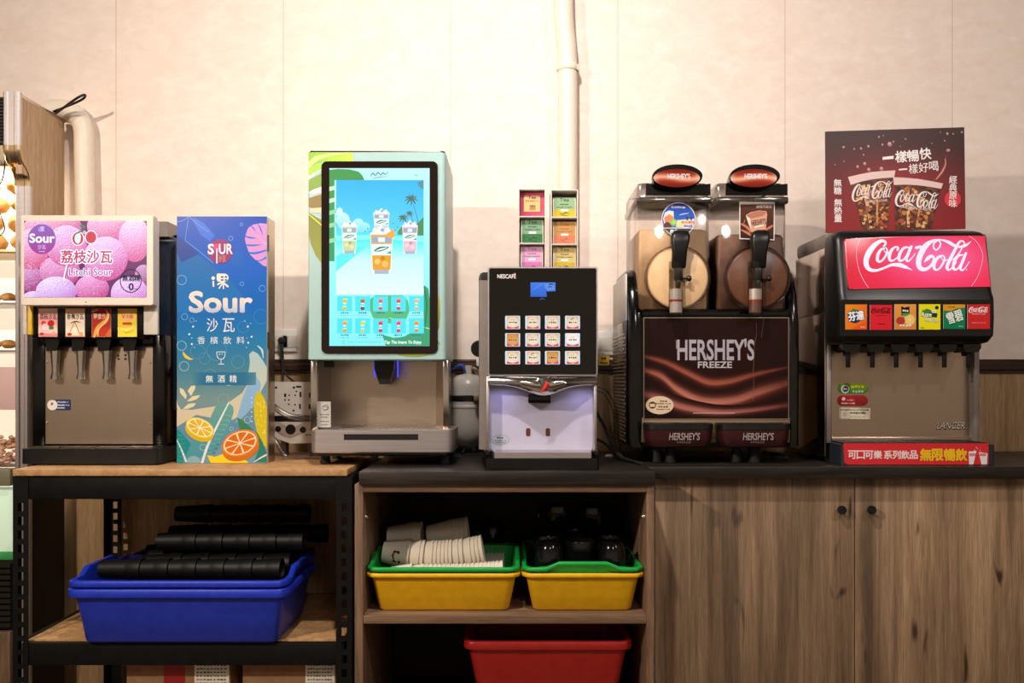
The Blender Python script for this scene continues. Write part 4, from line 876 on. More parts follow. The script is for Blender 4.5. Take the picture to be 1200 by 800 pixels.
g = G(front(YS2 - .0004)); g.disc(586.5, 515, 10.5, '#aab0b8', 1, 6); g.ring(586.5, 515, 10.5, .6, '#8a8f98', 2, 6); g.dashes(582, 511.5, 590, 514, '#4a4c58', 3, 3); g.dashes(579, 515.5, 594, 517, '#5a5c68', 3, 7); g.rect(581, 518, 592, 519, '#6a6c78', 3); g.build('oval_sticker', M['print'], cm)
b = MB(); b.loft([[Vector((x, y, z)) for x, y in rrect(X_(568.5, YF), YF - .055, X_(702, YF - .05), 2.715, .008)] for z in (CT + .0005, CT + .032)]); b.box(X_(568.5, YF), X_(575, YF), YF - .03, YF + .039, CT + .0318, CT + .052, .002).box(X_(695, YF), X_(701, YF), YF - .03, YF + .039, CT + .0318, CT + .052, .002)
b.build('base', M['gloss'], cm)
b = MB(); b.loft([[Vector((x, y, z)) for x, y in ((X_(580, YF), YF - .048), (X_(691, YF), YF - .048), (X_(694, YF), YF + .038), (X_(576, YF), YF + .038))] for z in (CT + .0322, CT + .047)]); b.build('drip_plate', M['alu'], cm)
l = lamp('cup_light', (X_(636, YF), YF - .004, Z_(453, YF)), (X_(636, YF), YF + .04, Z_(540, YF)), .16, .28, (.50, .50, 1), 140, .015)

# tea bag racks on top of it
ZTOP = Z_(316.5, YF) + .0005
YR2 = 2.47
def tea_rack(x0, x1, ztop_px, label):
    t = thing('tea_rack', label, 'tea rack', (X_((x0 + x1) / 2, YR2), YR2 + .05, ZTOP), 'tea bag racks on the coffee machine')
    zt4 = Z_(ztop_px, YR2); a, b_ = X_(x0, YR2), X_(x1, YR2); w = .0028; hgt = (zt4 - ZTOP)
    for xa in (a, b_ - w): MB().box(xa, xa + w, YR2, YR2 + .09, ZTOP, zt4, .0006).build('side_wall', M['offwhite'], t)
    MB().box(a + w, b_ - w, YR2 + .087, YR2 + .09, ZTOP, zt4).build('back_wall', M['offwhite'], t)
    levels = [ztop_px, ztop_px + 32, ztop_px + 63.5]
    zs = [Z_(l_, YR2) for l_ in levels] + [ZTOP + .0032]
    for z in zs: MB().box(a + w, b_ - w, YR2, YR2 + .087, z - .003, z, .0005).build('rack_shelf', M['offwhite'], t)
    return a + w, b_ - w, zs
inL = tea_rack(607.5, 639.5, 221, 'white three-compartment tea rack, left of the pair on the coffee machine')
inR = tea_rack(645.5, 677.5, 222, 'white three-compartment tea rack, right of the pair on the coffee machine')
def sachet(px0, px1, zlo, zhi, design, label):
    if design: design = tuple(mix(c, (40, 25, 15), .20) for c in design)
    Y = YR2 + .018; t = thing('tea_bag_packet', label, 'tea bag', (X_((px0 + px1) / 2, Y), Y + .02, zlo), 'tea bag packets in the racks')
    y0, y1 = 446 - (zhi - EYE) / Y * 1000, 446 - (zlo - EYE) / Y * 1000
    MB().box(X_(px0, Y), X_(px1, Y), Y, Y + .055, zlo + .0004, zhi, .003).build('packet', M['paper'], t)
    g = G(front(Y - .0002)); w = px1 - px0; cx = (px0 + px1) / 2; h = y1 - y0
    a, b_ = px0 + 1.2, px1 - 1.2
    if design == 0:
        g.rect(px0 + .3, y0 + .3, px1 - .3, y1 - .4, lambda x, y: mix('#a42c50', '#b84a68', (x - px0) / w), 0, 4, 2); g.rect(px0 + 4.6, y0 + 4.6, px1 - 5, y1 - 6.5, '#c8b478', 1)
        g.text('Tea', cx - 5, y0 + 5, cx + 4.5, y0 + 8.4, '#a02848', 2, .03); g.dashes(px0 + 6.5, y0 + 10.2, px1 - 7, y0 + 12, '#b83c3a', 2, 6); g.rect(cx - 3, y0 + 15.5, cx + 4, y1 - 8, '#a8804a', 2); g.dashes(cx - 2, y0 + 16.5, cx + 3.4, y0 + 18, '#5a4a3a', 3, 3)
    else:
        top, bot, txt, ink = design
        g.rect(a, y0 + .3, b_, y0 + h * .60, top, 0); g.rect(a, y0 + h * .60, b_, y1 - .4, bot, 0)
        g.text('Tea', cx - 5.5, y0 + 1.2, cx + 5.5, y0 + 5, txt, 2, .01); g.dashes(cx - 5, y0 + 8, cx + 5, y0 + 9.4, txt, 2, 4); g.dashes(cx - 9, y0 + 11.3, cx + 9.5, y0 + 12.6, ink, 2, 10)
        g.rect(cx - 4, y0 + 14.4, cx + 4.4, y0 + 16.6, '#f0e8e0', 2); g.brush([(cx - 6, y0 + h * .72, .4), (cx - 2, y0 + h * .82, .9), (cx + 2, y0 + h * .74, 1.2), (cx + 6, y0 + h * .8, .4)], ink, 2); g.brush([(cx - 7, y0 + h * .85, .3), (cx, y0 + h * .88, .7), (cx + 6, y0 + h * .9, .3)], ink, 2)
    g.build('packet_print', M['paperprint'], t)
dz = .0315 * YR2
sachet(609.2, 638, inL[2][1] + .0002, inL[2][0] - .0045, 0, 'deep pink tea packet with cream panel in the top left compartment')
sachet(610.5, 637, inL[2][2] + .0002, inL[2][1] - .0065, ('#8cc09a', '#2f8048', '#2a5a3a', '#1f4a34'), 'two tone green tea packet in the middle left compartment')
sachet(610, 636.5, inL[2][3] + .0002, inL[2][2] - .0065, ('#eab4de', '#dc7cc6', '#a858a0', '#a04a98'), 'light pink and magenta tea packet in the bottom left compartment')
sachet(647.5, 675, inR[2][1] + .0002, inR[2][0] - .018, ('#a8d4a2', '#ead42c', '#3a5a3a', '#5a6a20'), 'pale green and yellow tea packet in the top right compartment')
sachet(647.5, 675.5, inR[2][2] + .0002, inR[2][1] - .010, ('#d8a860', '#f08e6c', '#e05a2c', '#c86a48'), 'orange and salmon tea packet in the middle right compartment')
sachet(648, 675, inR[2][3] + .0002, inR[2][2] - .0065, ('#e2d088', '#d8bc30', '#7a5a20', '#6a5a1a'), 'yellow tea packet in the bottom right compartment')

# ------------------------------------------------------------------ twin slush machine
YH = 2.56
hm = thing('slush_machine', 'black twin-tank slush machine with cream and chocolate slush', 'slush machine', (X_(838, YH), 2.72, CT))
# rear body and side panels with swept tops
prof = [(735, 524), (735, 345), (737, 328), (741, 317), (746, 312.5), (751, 312.5), (755, 318), (757, 340), (757, 524)]
def side_panel(xs, x_in):
    pass
zlow = Z_(524, YH)
b = MB(); b.box(X_(752, YH), X_(924, YH), YH + .012, 2.80, CT + .045, Z_(372, YH), .003); b.build('body', M['gloss'], hm)
def cheek(xa, xb, yrear):
    secs = []
    for x, k in ((xa, .006), (xa + (xb - xa) * .3, 0), (xa + (xb - xa) * .75, 0), (xb, .006)):
        pts = [(YH - .006 + k, zlow + k), (YH - .012 + k, 1.15), (YH - .008 + k, 1.26), (YH + .01 + k, 1.36 - k), (YH + .05, 1.425 - k), (YH + .10, 1.44 - k), (yrear - .07, 1.44 - k), (yrear - k, 1.40 - k), (yrear - k, zlow + k)]
        secs.append([Vector((x, y, z)) for y, z in pts])
    return MB().loft(secs)
cheek(X_(737, YH), X_(753.5, YH), 2.93).build('side_cheek', M['gloss'], hm, 50)
cheek(X_(924.5, YH), X_(935.5, YH), 2.72).build('side_cheek', M['gloss'], hm, 50)
# vented outer side sheet (left)
xo = X_(736.6, YH)
vs = MB(); vs.box(xo - .004, xo - .0002, YH + .03, 2.92, Z_(375, YH + .03), 1.42, .001); vs.build('side_sheet', M['offwhite'], hm)
vs = MB(); vs.box(xo - .004, xo - .0002, YH + .03, 2.92, CT + .05, Z_(375, YH + .03) - .0005, .001)
vs.build('vent_panel', M['gloss'], hm)
lv = MB()
for i in range(30):
    for j in range(7):
        z = CT + .06 + i * .0112; y = YH + .04 + j * .046 + (i % 2) * .02; lv.box(xo - .0062, xo - .0042, y, y + .024, z, z + .0055)
lv.build('vent_louvres', M['steel'], hm, label='rows of small louvre slots')
# front panel with film
MB().pbox(751, 489, 926, 518.5, YH - .004, .018, .002).build('lower_rail', mat('brassy_rail', (150, 128, 100), .35, .7), hm)
pn = MB().slab(rrect(753.8, 371.5, 925, 491.5, 1), YH - .006, .017, .001).build('front_panel', M['steel'], hm)
g = G(front(YH - .0062)); a0, b0, a1, b1 = 755, 372.7, 923.8, 490.4
def choc(x, y):
    d = mix('#200b09', '#38130f', .5 + .5 * math.sin((x - a0) / 60))
    return mix(mix(d, '#140606', (y - 470) / 60) if y > 430 else mix('#34120f', d, (y - 373) / 30), '#000000', .38)
g.rect(a0, b0, a1, b1, choc, 0, 20, 14)
def swirl(ctr, w, hi, lo, L):
    """one fold of poured chocolate printed on the film, bright at its crest"""
    P = catmull([Vector((x, y, ww)) for x, y, ww in ctr], 10); pts = []; cols = []; n = 9
    for j in range(n):
        t = j / (n - 1)
        for p in P: pts.append((max(a0, min(a1, p.x)), max(b0, min(b1, p.y + (t - .42) * p.z * w))))
    m = len(P); s0 = len(g.v)
    for j in range(n):
        t = j / (n - 1); k = math.exp(-((t - .42) / .2) ** 2)
        for i, p in enumerate(P):
            u = i / (m - 1); kk = k * (.35 + .65 * math.sin(math.pi * min(1, u * 1.05)) ** .6)
            x, y = pts[j * m + i]; g.v.append(g.at(x, y) + g.n * (g.step * (L + 1))); c = mix(mix(lo, '#000000', .28), hi, kk); g.c.append(lin(mix(choc(x, y), c, 1 - abs(t - .5) * 2) if True else c))
    g.f += [(s0 + j * m + i, s0 + j * m + i + 1, s0 + (j + 1) * m + i + 1, s0 + (j + 1) * m + i) for j in range(n - 1) for i in range(m - 1)]
swirl([(755, 417, 10), (780, 424, 18), (805, 436, 22), (830, 447, 24), (855, 446, 22), (885, 438, 16), (923, 430, 6)], 1, '#b4624a', '#471611', 1)
swirl([(755, 433, 14), (775, 440, 22), (795, 456, 26), (825, 469, 28), (860, 468, 28), (890, 458, 30), (923, 448, 22)], 1.05, '#d48470', '#602216', 2)
swirl([(755, 461, 24), (775, 466, 26), (800, 476, 26), (840, 482, 20), (880, 480, 16), (923, 474, 14)], 1, '#c87c70', '#4e1a14', 3)
g.text("HERSHEY'S", 794, 397.5, 883.5, 421.5, '#aaa2ac', 6, .022); g.text('FREEZE', 818, 423.7, 857.5, 430.8, '#b8b0b8', 6, .02); g.map = lambda x, y: (793.2 + (y - 400) * .13 * 0 + (x - 0) * 0, y)
g.map = None; g.dashes(792, 398, 793.6, 411, '#8a8088', 6, 1)
g.rect(812, 483.4, 861, 484.4, '#c09a94', 6)
g.disc(773, 474.6, 16.4, '#d8c0a0', 6, 10.6); g.disc(764.5, 474.5, 4.2, '#4a3424', 7); g.rect(761.5, 473, 767.5, 476.5, '#d8c0a0', 8); g.dashes(773, 469, 782, 471, '#4a3424', 7, 3); g.dashes(768, 472, 786, 473.6, '#4a3424', 7, 8); g.dashes(771, 475.5, 783, 477.5, '#4a3424', 7, 4); g.dashes(769, 478.8, 785, 480.2, '#4a3424', 7, 8)
for pts in ([(886, 378), (886.5, 392), (884, 405), (882.5, 440)], [(895, 373), (892, 396)], [(883, 440), (883, 470)]): g.line(pts, .35, '#8a5a4c', 6)
g.build('panel_film', M['glossprint'], pn)
# deck between panel and tanks
MB().pbox(753, 362, 926, 372, YH - .004, .30, .004).build('deck', M['gloss'], hm)
MB().pbox(833, 332, 841, 364, YH + .08, .1, .004).build('centre_post', M['gloss'], hm)
YK = 2.53
def tank(x0, x1, cx, slush, word, fill):
    xa, xb = X_(x0, YK), X_(x1, YK); zb_, zt_ = Z_(364.5, YK), Z_(236, YK); cX = X_(cx, YK)
    t = MB().box(xa, xb, YK + .02, 2.80, zb_, zt_, .008).build('tank', M['clear'], hm, label='clear plastic tank')
    zf = Z_(fill, YK); zc = Z_(325.5, YK); r_ = 37.0 * YK / 1000
    b = MB(); xm = (xa + xb) / 2
    secs = [[Vector((x, y, z)) for x, y in rrect(xa + .004 + d, YK + .026 + d, xb - .004 - d, 2.792 - d, .012, 4)] for z, d in ((zb_ + .006, .006), (zb_ + .012, 0), ((zf + zb_) / 2, 0), (zf - .012, .0), (zf - .003, .004), (zf, .012))]
    b.loft(secs)
    sl_ = b.build('slush', slush, hm, 60, label='frozen slush inside the tank')
    # drum end facing the room: slush seen through a clear cap with a rim
    b = MB(); b.lathe([(0, -.0175), (r_ * .9, -.0175), (r_ * .97, -.014), (r_ * .985, .006), (0, .006)], (cX, YK + .018, zc), 'Y', 48); b.build('drum_end', M['drumcream'] if cx < 820 else M['drumchoc'], hm, 60)
    b = MB(); b.lathe([(r_ * .985, -.024), (r_ * 1.03, -.021), (r_ * 1.045, 0), (r_ * 1.0, .0), (r_ * .99, -.018)], (cX, YK + .018, zc), 'Y', 48, cap=False); b.build('drum_rim', M['smoke'], hm, 60)
    # rim and lid
    b = MB(); b.box(xa - .004, xb + .004, YK + .006, 2.812, zt_ - .004, zt_ + .016, .004); b.build('tank_rim', M['smoke'], hm)
    b = MB(); zl = Z_(232, YK); secs = []
    for z, d in ((zl, 0), (Z_(217, YK), 0), (Z_(211.5, YK), .006), (Z_(210, YK), .016)):
        secs.append([Vector((x, y, z)) for x, y in rrect(xa - .001 + d, YK + .03 + d, xb + .001 - d, 2.806 - d, .014, 5)])
    lid = b.loft(secs).build('lid', M['smoke'], hm)
    MB().loft([[W(px, py, YK + .02 + dy) for px, py in ((x0 + 8.5, 229), (x1 - .5, 229), (x1 - .5, 215), (x1 - 10, 216.2), (x0 + 20, 216.4), (x0 + 9, 214.6))] for dy in (0, .0085)]).build('lid_front', M['gloss'], hm)
    dm = MB(); ex = cx - 1.5 if cx < 820 else cx - 5
    for_ = [(29.0, 13.6, -.004), (29.6, 14.2, .004), (29.2, 13.8, .02), (26, 12.4, .07), (16, 7.5, .11)]
    dm.loft([[W(ex + a * 1, 0, YK) * 0 + Vector((X_(x, YK), YK - .012 + d, Z_(y, YK))) for x, y in ell(ex, 207.6, a, b_, 36)] for a, b_, d in for_])
    dome = dm.build('light_dome', M['gloss'], hm, 60, label='oval lit lid sign with black rim')
    g = G(front(YK - .0165)); 
    def glow(x, y):
        u = (y - 208) / 11; k = math.exp(-((u - .05 - .15 * math.sin(x / 9)) / .28) ** 2); c = mix('#b4442a', '#7c2018', abs(u)); return mix(mix(c, '#fbb48c', k * .95), '#fde0cc', max(0, abs(x - ex) - 20) / 16)
    g.disc(ex, 208.6, 27.2, glow, 1, 10.6, 36, rings=8)
    g.text("HERSHEY'S", ex - 10.5, 203.5, ex + 15.5, 209.3, '#f4ece6', 4, .02)
    g.build('sign_face', M['sign'], dome)
    # tap handle and spout
    Yt = YK - .03
    s = []
    for py, w, d, dy in ((269.5, 5, .010, .016), (271.5, 9.2, .020, .010), (277, 11.2, .024, .004), (284, 10.6, .022, .002), (292, 8.8, .018, .003), (312, 8.2, .016, .006), (313.8, 7.6, .014, .008)):
        c = W(cx + 3.4 - (py - 270) * .055, py, Yt + dy); hw = w * Yt / 1000
        s.append([c + Vector((x, y, 0)) for x, y in rrect(-hw, -d * .5, hw, d, min(hw, d) * .42, 3)])
    MB().loft(s).build('tap_handle', M['softblack'], hm, 60, label='black pull down tap handle')
    MB().pbox(cx - 3.6, 313, cx + 5.2, 328, Yt + .002, .022, .003).build('tap_neck', M['black'], hm)
    MB().pbox(cx - 2, 327, cx + 2.8, 337.5, Yt + .004, .016, .002).build('tap_plunger', M['black'], hm)
    b = MB(); c = W(cx, 326.3, Yt + .012); b.tube([c + Vector((.008, 0, 0)), c + Vector((.028, 0, 0))], .0032, 10, 1); b.lathe([(0, .026), (.007, .027), (.009, .031), (.009, .036), (.006, .039), (0, .039)], c, 'X', 14); b.build('hinge_pin', M['black'], hm)
    b = MB(); rs = 8.2 * Yt / 1000; z0, z1 = Z_(368.5, Yt), Z_(306, Yt); c = Vector((X_(cx - 1.2, Yt), Yt + .016, 0))
    b.lathe([(rs, z0), (rs * 1.02, z0 + .01), (rs, z0 + .07), (rs, z1), (0, z1)], c, 'Z', 22, cap=False); b.build('spout_tube', M['clear'], hm, label='clear spout tube')
    b = MB(); b.lathe([(0, Z_(366, Yt)), (rs * .9, Z_(366, Yt)), (rs * .9, Z_(353.2, Yt)), (0, Z_(353.2, Yt))], c, 'Z', 20); b.build('spout_filling', M['white'] if cx < 820 else slush, hm)
    b = MB(); b.lathe([(0, Z_(350.6, Yt)), (rs * .9, Z_(350.6, Yt)), (rs * .9, Z_(338, Yt)), (0, Z_(338, Yt))], c, 'Z', 20); b.build('piston', M['white'], hm, label='white piston in the spout')
    b = MB(); b.lathe([(0, Z_(353, Yt)), (rs * .92, Z_(353, Yt)), (rs * .92, Z_(350.8, Yt)), (0, Z_(350.8, Yt))], c, 'Z', 20); b.build('seal_ring', mat('red_seal', (200, 60, 56), .4), hm, label='red seal ring')
    # drip cup and catch tray
    return cX
tank(748, 833.2, 794.5, M['slushcream'], '', 266)
tank(841.5, 923.5, 888.2, M['slushchoc'], '', 272)
for x0, x1 in ((757, 838), (843.5, 929)):
    Yq = 2.49; xa, xb = X_(x0, Yq), X_(x1, Yq); cc = (xa + xb) / 2
    sec = lambda z, k, d: [Vector((cc + (x - cc) * k, y, z)) for x, y in rrect(xa, Yq + d, xb, YH - .0045, (.03, .03, .002, .002), 6)]
    tr = MB().loft([sec(Z_(524.5, Yq), .86, .012), sec(Z_(522, Yq), .92, .006), sec(Z_(514, Yq), .97, .002), sec(Z_(503.5, Yq), .985, 0)]).build('drip_tray', M['maroon'], hm, 50, label='dark maroon drip tray')
    MB().loft([sec(Z_(503.3, Yq), 1.0, -.002), sec(Z_(497, Yq), 1.0, -.002), sec(Z_(496, Yq), .98, .002)]).build('tray_cover', M['softblack'], tr)
    g = G(front(Yq - .0022)); w0 = x0 + 27.5
    g.text("HERSHEY'S", w0, 507, w0 + 35.5, 515.3, '#9a8c88', 2, .02, shear=.1); g.text('FREEZE', w0 + 9, 517, w0 + 25, 519, '#6a5450', 2, .02); g.build('tray_print', M['print'], tr)
for x, y in ((771, YH - .01), (785.5, YH - .03), (865, YH - .01), (884, YH - .03), (771, 2.74), (905, 2.74)):
    MB().lathe([(0, 0), (.017, 0), (.0175, .004), (.015, .012), (.0145, .0445), (0, .0445)], (X_(x, YH), y + .03, CT), 'Z', 18).build('foot', M['rubber'], hm)
# round and square tank stickers
YQ = YK + .0185
st = MB(); st.lathe([(0, 0), (20 * YQ / 1000, 0), (20 * YQ / 1000, .0012), (0, .0012)], W(795.2, 257, YQ), 'Y', 40); st = st.build('tank_sticker', M['white'], hm)
g = G(front(YQ - .0002)); cx, cy = 795.2, 257
g.disc(cx, cy, 19.2, lambda x, y: mix('#1c3a9a', '#2f7ad8', (y - 240) / 26), 0, rings=6)
g.text('Coldcup', cx - 8.5, cy - 16, cx + 8, cy - 12.6, '#e4eaf8', 3, .02, shear=.15); g.brush([(cx + 1, cy - 5, .4), (cx + 5, cy - 6.2, .9), (cx + 12, cy - 7.4, .4)], '#dce8f6', 3)
g.poly([(cx - 18, cy - 1), (cx - 16, cy - 8), (cx - 11, cy - 10.5), (cx - 6, cy - 9.5), (cx - 5.5, cy + 1), (cx - 8, cy + 5), (cx - 17, cy + 5)], '#f2ded4', 1); g.poly([(cx - 17, cy - 2), (cx - 11, cy - 6), (cx - 5.8, cy - 3), (cx - 6.4, cy + 3), (cx - 16, cy + 4)], '#e08458', 2)
g.disc(cx - 13, cy + 8, 4.8, '#5a3a3c', 3); g.disc(cx - 6, cy + 3.5, 4.2, '#88b860', 4); g.disc(cx - 6, cy + 3.5, 2.4, '#a8cc78', 5); g.poly([(cx - 2, cy + 1), (cx + 18.8, cy - 1), (cx + 17, cy + 9), (cx + 10, cy + 10), (cx - 3, cy + 9)], '#dcd8d4', 3); g.disc(cx + 1, cy + 5.5, 4, '#d8dc9c', 5)
for x, c_ in ((5, '#e08a48'), (9, '#e8a060'), (13, '#d87848'), (16, '#e89a6a')): g.disc(cx + x, cy + 3.4, 2, c_, 6, 1.6, 10)
g.rect(cx + 9, cy - 3, cx + 11, cy + 1, '#2a2a3c', 6); g.rect(cx + 14, cy - 3, cx + 15.6, cy + 1, '#2a2a3c', 6); g.dashes(cx + 6, cy + 6.4, cx + 16, cy + 9.4, '#7a6aa8', 6, 4)
g.poly([(cx - 14.8, cy + 10.5), (cx + 14.8, cy + 10.5)] + [(cx + 18.6 * math.cos(R(a)), cy + 18.6 * math.sin(R(a))) for a in range(38, 146, 8)], '#3c4644', 4); g.rect(cx - 17, cy + 9.8, cx + 17, cy + 10.6, '#f0ece8', 5); g.text('飲品', cx - 10, cy + 11.8, cx - 1, cy + 16, '#f4f4f0', 6, .02)
g.build('sticker_print', M['paperprint'], st)
st = MB().slab([(866.5, 236.2), (908, 237), (907.6, 281.5), (866.5, 280)], YQ, .0012).build('tank_sticker', M['white'], hm)
g = G(front(YQ - .0002)); g.poly([(867.6, 239.4), (907, 239.6), (906.4, 280.2), (867.6, 278.8)], lambda x, y: mix('#5c3426', '#38201c', (y - 238) / 40), 0)
g.text('冰炫巧克力', 886, 240.2, 904, 243.8, '#f0e4da', 3, .01)
g.poly([(874, 252), (880, 248.5), (890, 246.5), (898, 247.4), (899, 250.5), (897.5, 270), (880, 272)], '#d8a48a', 1); g.poly([(874.4, 252.6), (882, 248.6), (892, 246.9), (898.8, 248.8), (894, 253), (880, 256)], '#b87a60', 2); g.poly([(874, 252.5), (879, 256), (880.5, 268), (877, 262)], '#f0dcd0', 2)
g.text("HERSHEY'S", 880.5, 257, 897.5, 263.4, '#4a241a', 3, .02, rot=-8); g.poly([(884, 265.4), (894.5, 262.6), (895, 264.4), (884.5, 267.2)], '#f0e4dc', 3)
for pts in ([(868, 262, 2), (875, 266, 3), (880, 272, 2)], [(868, 269, 1.5), (876, 273, 3), (883, 278, 1.5)], [(896, 270, 1), (901, 267, 3), (906, 264, 1.5)], [(873, 257, .6), (871.5, 262, 1.2)]): g.brush(pts, '#c47a5c', 2, cap=False)
g.build('sticker_print', M['glossprint'], st)

# ------------------------------------------------------------------ soda fountain
COCA = [
    [(330, 128, 12), (345, 112, 16), (346, 96, 18), (325, 84, 22), (290, 96, 30), (250, 130, 40), (215, 180, 44), (196, 232, 42), (200, 280, 38), (228, 310, 28), (280, 314, 20), (340, 294, 17), (395, 272, 22), (450, 272, 32), (490, 284, 30), (525, 298, 14), (556, 314, 3)],
    [(340, 142, 9), (312, 152, 18), (288, 192, 25), (284, 235, 24), (308, 246, 15), (340, 214, 16), (360, 170, 16), (352, 140, 10), (338, 142, 8)], [(330, 150, 6), (350, 178, 7), (386, 172, 6)],
    [(440, 156, 18), (444, 136, 14), (420, 134, 14), (392, 160, 23), (376, 205, 26), (384, 238, 19), (414, 234, 12), (452, 200, 7)],
    [(528, 136, 12), (490, 140, 18), (458, 185, 24), (452, 232, 23), (480, 236, 14), (512, 196, 12), (530, 150, 10)], [(548, 128, 20), (526, 180, 23), (508, 225, 22), (522, 244, 13), (552, 218, 8), (578, 182, 5)],
    [(586, 138, 22), (620, 131, 22)],
    [(650, 250, 6), (672, 226, 26), (700, 205, 24), (722, 215, 17), (715, 255, 18), (690, 288, 22), (650, 308, 28), (614, 292, 38), (604, 245, 42), (622, 185, 44), (656, 128, 42), (698, 94, 28), (740, 78, 14), (785, 78, 12), (840, 96, 24), (880, 120, 24), (920, 132, 16), (965, 122, 22), (993, 106, 12), (1014, 88, 3)],
    [(756, 82, 10), (728, 100, 12), (720, 132, 12), (740, 156, 11), (766, 136, 12), (776, 106, 12), (764, 84, 10)],
    [(792, 198, 10), (756, 214, 22), (728, 258, 25), (728, 302, 21), (756, 308, 13), (790, 268, 16), (808, 222, 15), (792, 198, 9)], [(776, 208, 6), (800, 238, 7), (842, 228, 6)],
    [(948, 130, 11), (962, 104, 11), (940, 84, 12), (912, 108, 20), (880, 170, 24), (846, 236, 27), (826, 290, 25), (842, 312, 14), (878, 280, 8), (900, 250, 5)], [(948, 128, 11), (928, 168, 10), (896, 208, 9), (862, 236, 6)],
    [(948, 194, 11), (912, 204, 18), (880, 254, 24), (878, 304, 20), (908, 302, 13), (938, 258, 12), (956, 208, 9)], [(974, 180, 18), (950, 240, 23), (930, 295, 21), (946, 314, 13), (972, 290, 8), (1000, 246, 5)],
]
def coca(g, mp, s, col, L, fat=1.0):
    """the drink's script: strokes in a 1200 x 500 field, mapped by mp, s = widths' scale"""
    for i, st_ in enumerate(COCA): g.brush([(*mp(x, y), w * s * fat) for x, y, w in st_], col, L + .03 * i, k=5)
YO = 2.52
sf = thing('soda_fountain', 'six-valve soda fountain with a lit red script sign and steel splash plate', 'soda fountain', (X_(1060, YO), 2.68, CT))
bl, br = X_(968, YO + .03), X_(1146, YO + .05)
MB().box(bl, br, YO + .112, 2.81, CT + .02, Z_(402, YO + .14), .003).build('body', M['steel'], sf)
for z0, z1, yy in ((CT + .02, Z_(366, YO), .0), (Z_(366, YO) + .0015, Z_(297, 2.66), 0)):
    MB().box(bl - .004, bl - .0004, YO + .03, 2.81, z0, z1, .001).build('side_sheet', mat('polished_steel', (226, 214, 204), .13, 1), sf, label='polished steel side sheet')
MB().box(bl + .0005, br, 2.5485, 2.81, Z_(402, YO + .14) + .0005, Z_(300, 2.66), .003).build('upper_body', M['steel'], sf)
# moulded black head
def hsec(py, Y, xa=.934, xb=1.382, r_=.022, rear=2.548):
    z = Z_(py, Y); return [Vector((x, y, z)) for x, y in rrect(xa, Y, xb, rear, (min(r_, (rear - Y) * .8), min(r_, (rear - Y) * .8), .003, .003), 6)]
hd = MB().loft([hsec(402.5, 2.475, .945, 1.37), hsec(400.5, 2.455, .938, 1.378), hsec(393, 2.435), hsec(372, 2.43), hsec(349, 2.432), hsec(342, 2.442), hsec(300, 2.460), hsec(282, 2.469), hsec(275.5, 2.476, .936, 1.381), hsec(272, 2.486, .942, 1.376), hsec(270.2, 2.50, .955, 1.36)]).build('head', M['softblack'], sf, 60, label='black moulded head')
b = MB(); ytr = 2.70
b.box(bl - .004, br + .02, 2.5485, 2.81, Z_(298, 2.66) + .0005, Z_(273.5, 2.57), .014); b.build('rear_cover', mat('worn_grey', (128, 116, 108), .5), sf)
# lit lens
p0_ = W(1070, 340, 2.4425); p1_ = W(1070, 279, 2.4705); up = (p1_ - p0_); nrm = Vector((0, -up.z, up.y)).normalized()
LP = tilted(p0_, nrm)
out = [(988.5, 283)] + [(990, 280.5), (1000, 279.4), (1040, 277.6), (1080, 276.8), (1120, 276.2), (1148, 276), (1151.5, 277.2), (1154, 281), (1158, 310), (1160.5, 332), (1160, 335.5), (1156, 336.6), (1120, 336.4), (1080, 337.4), (1040, 338.5), (1000, 339.5), (996, 339.2), (993.5, 335), (990, 305)]
fr_ = [LP[0](x, y) for x, y in out]
lens = MB().loft([[p + LP[1] * .0035 + (sum(fr_, Vector()) / len(fr_) - p) * .012 for p in fr_], [p + LP[1] * .001 for p in fr_], [p - LP[1] * .008 for p in fr_]]).build('lit_sign', mat('lens_edge', (210, 20, 36), .2), sf, label='lit red sign')
g = G((LP[0], LP[1])); g.step = .0002; base_l = 18
def lens_c(x, y):
    k = math.exp(-(((x - 1095) / 52) ** 2 + ((y - 301) / 24) ** 2)); k2 = math.exp(-(((x - 1100) / 75) ** 2 + ((y - 315) / 40) ** 2))
    c = mix('#e02c3c', '#f43a62', k2 * 1.1); c = mix(c, '#f47ab4', k * .85); return mix(c, '#d8283a', max(0, (1010 - x) / 40)) if x < 1010 else c
# sign face as a fine grid inside the outline
N = 26
left = [(990, 282.5), (990.8, 305), (994.2, 335)]; 
for j in range(N):
    pass
def edge(t, side):
    if side == 0: return (990.2 + 4.2 * t ** 1.2)
    return (1153.2 + 6.6 * t)
pts = []
for j in range(13):
    t = j / 12
    for i in range(N + 1):
        u = i / N; x = edge(t, 0) + (edge(t, 1) - edge(t, 0)) * u
        ytop_ = 280.6 - 3.6 * math.sin(min(1, u * 1.15) * math.pi / 2); ybot_ = 338.9 - 2.6 * u
        pts.append((x, ytop_ + (ybot_ - ytop_) * t))
g.put(pts, [(j * (N + 1) + i, j * (N + 1) + i + 1, (j + 1) * (N + 1) + i + 1, (j + 1) * (N + 1) + i) for j in range(12) for i in range(N)], lens_c, base_l)
mp = lambda x, y: (985 + x * .15, 270 + y * .15)
coca(g, mp, .15, '#fdeaf8', base_l + 2)
g.brush([(*mp(148, 70), .6), (*mp(125, 130), .6), (*mp(120, 200), .6), (*mp(140, 310), .6), (*mp(175, 390), .6), (*mp(213, 448), .6)], '#f8b8c8', base_l + 2); g.brush([(*mp(1000, 48), .6), (*mp(1060, 95), .6), (*mp(1102, 180), .6), (*mp(1098, 260), .6), (*mp(1062, 370), .6), (*mp(1018, 434), .6)], '#f8b0c4', base_l + 2)
g.disc(*mp(978, 310), .9, '#f8b0d0', base_l + 2, n=8)
g.build('sign_face', M['sign'], lens)
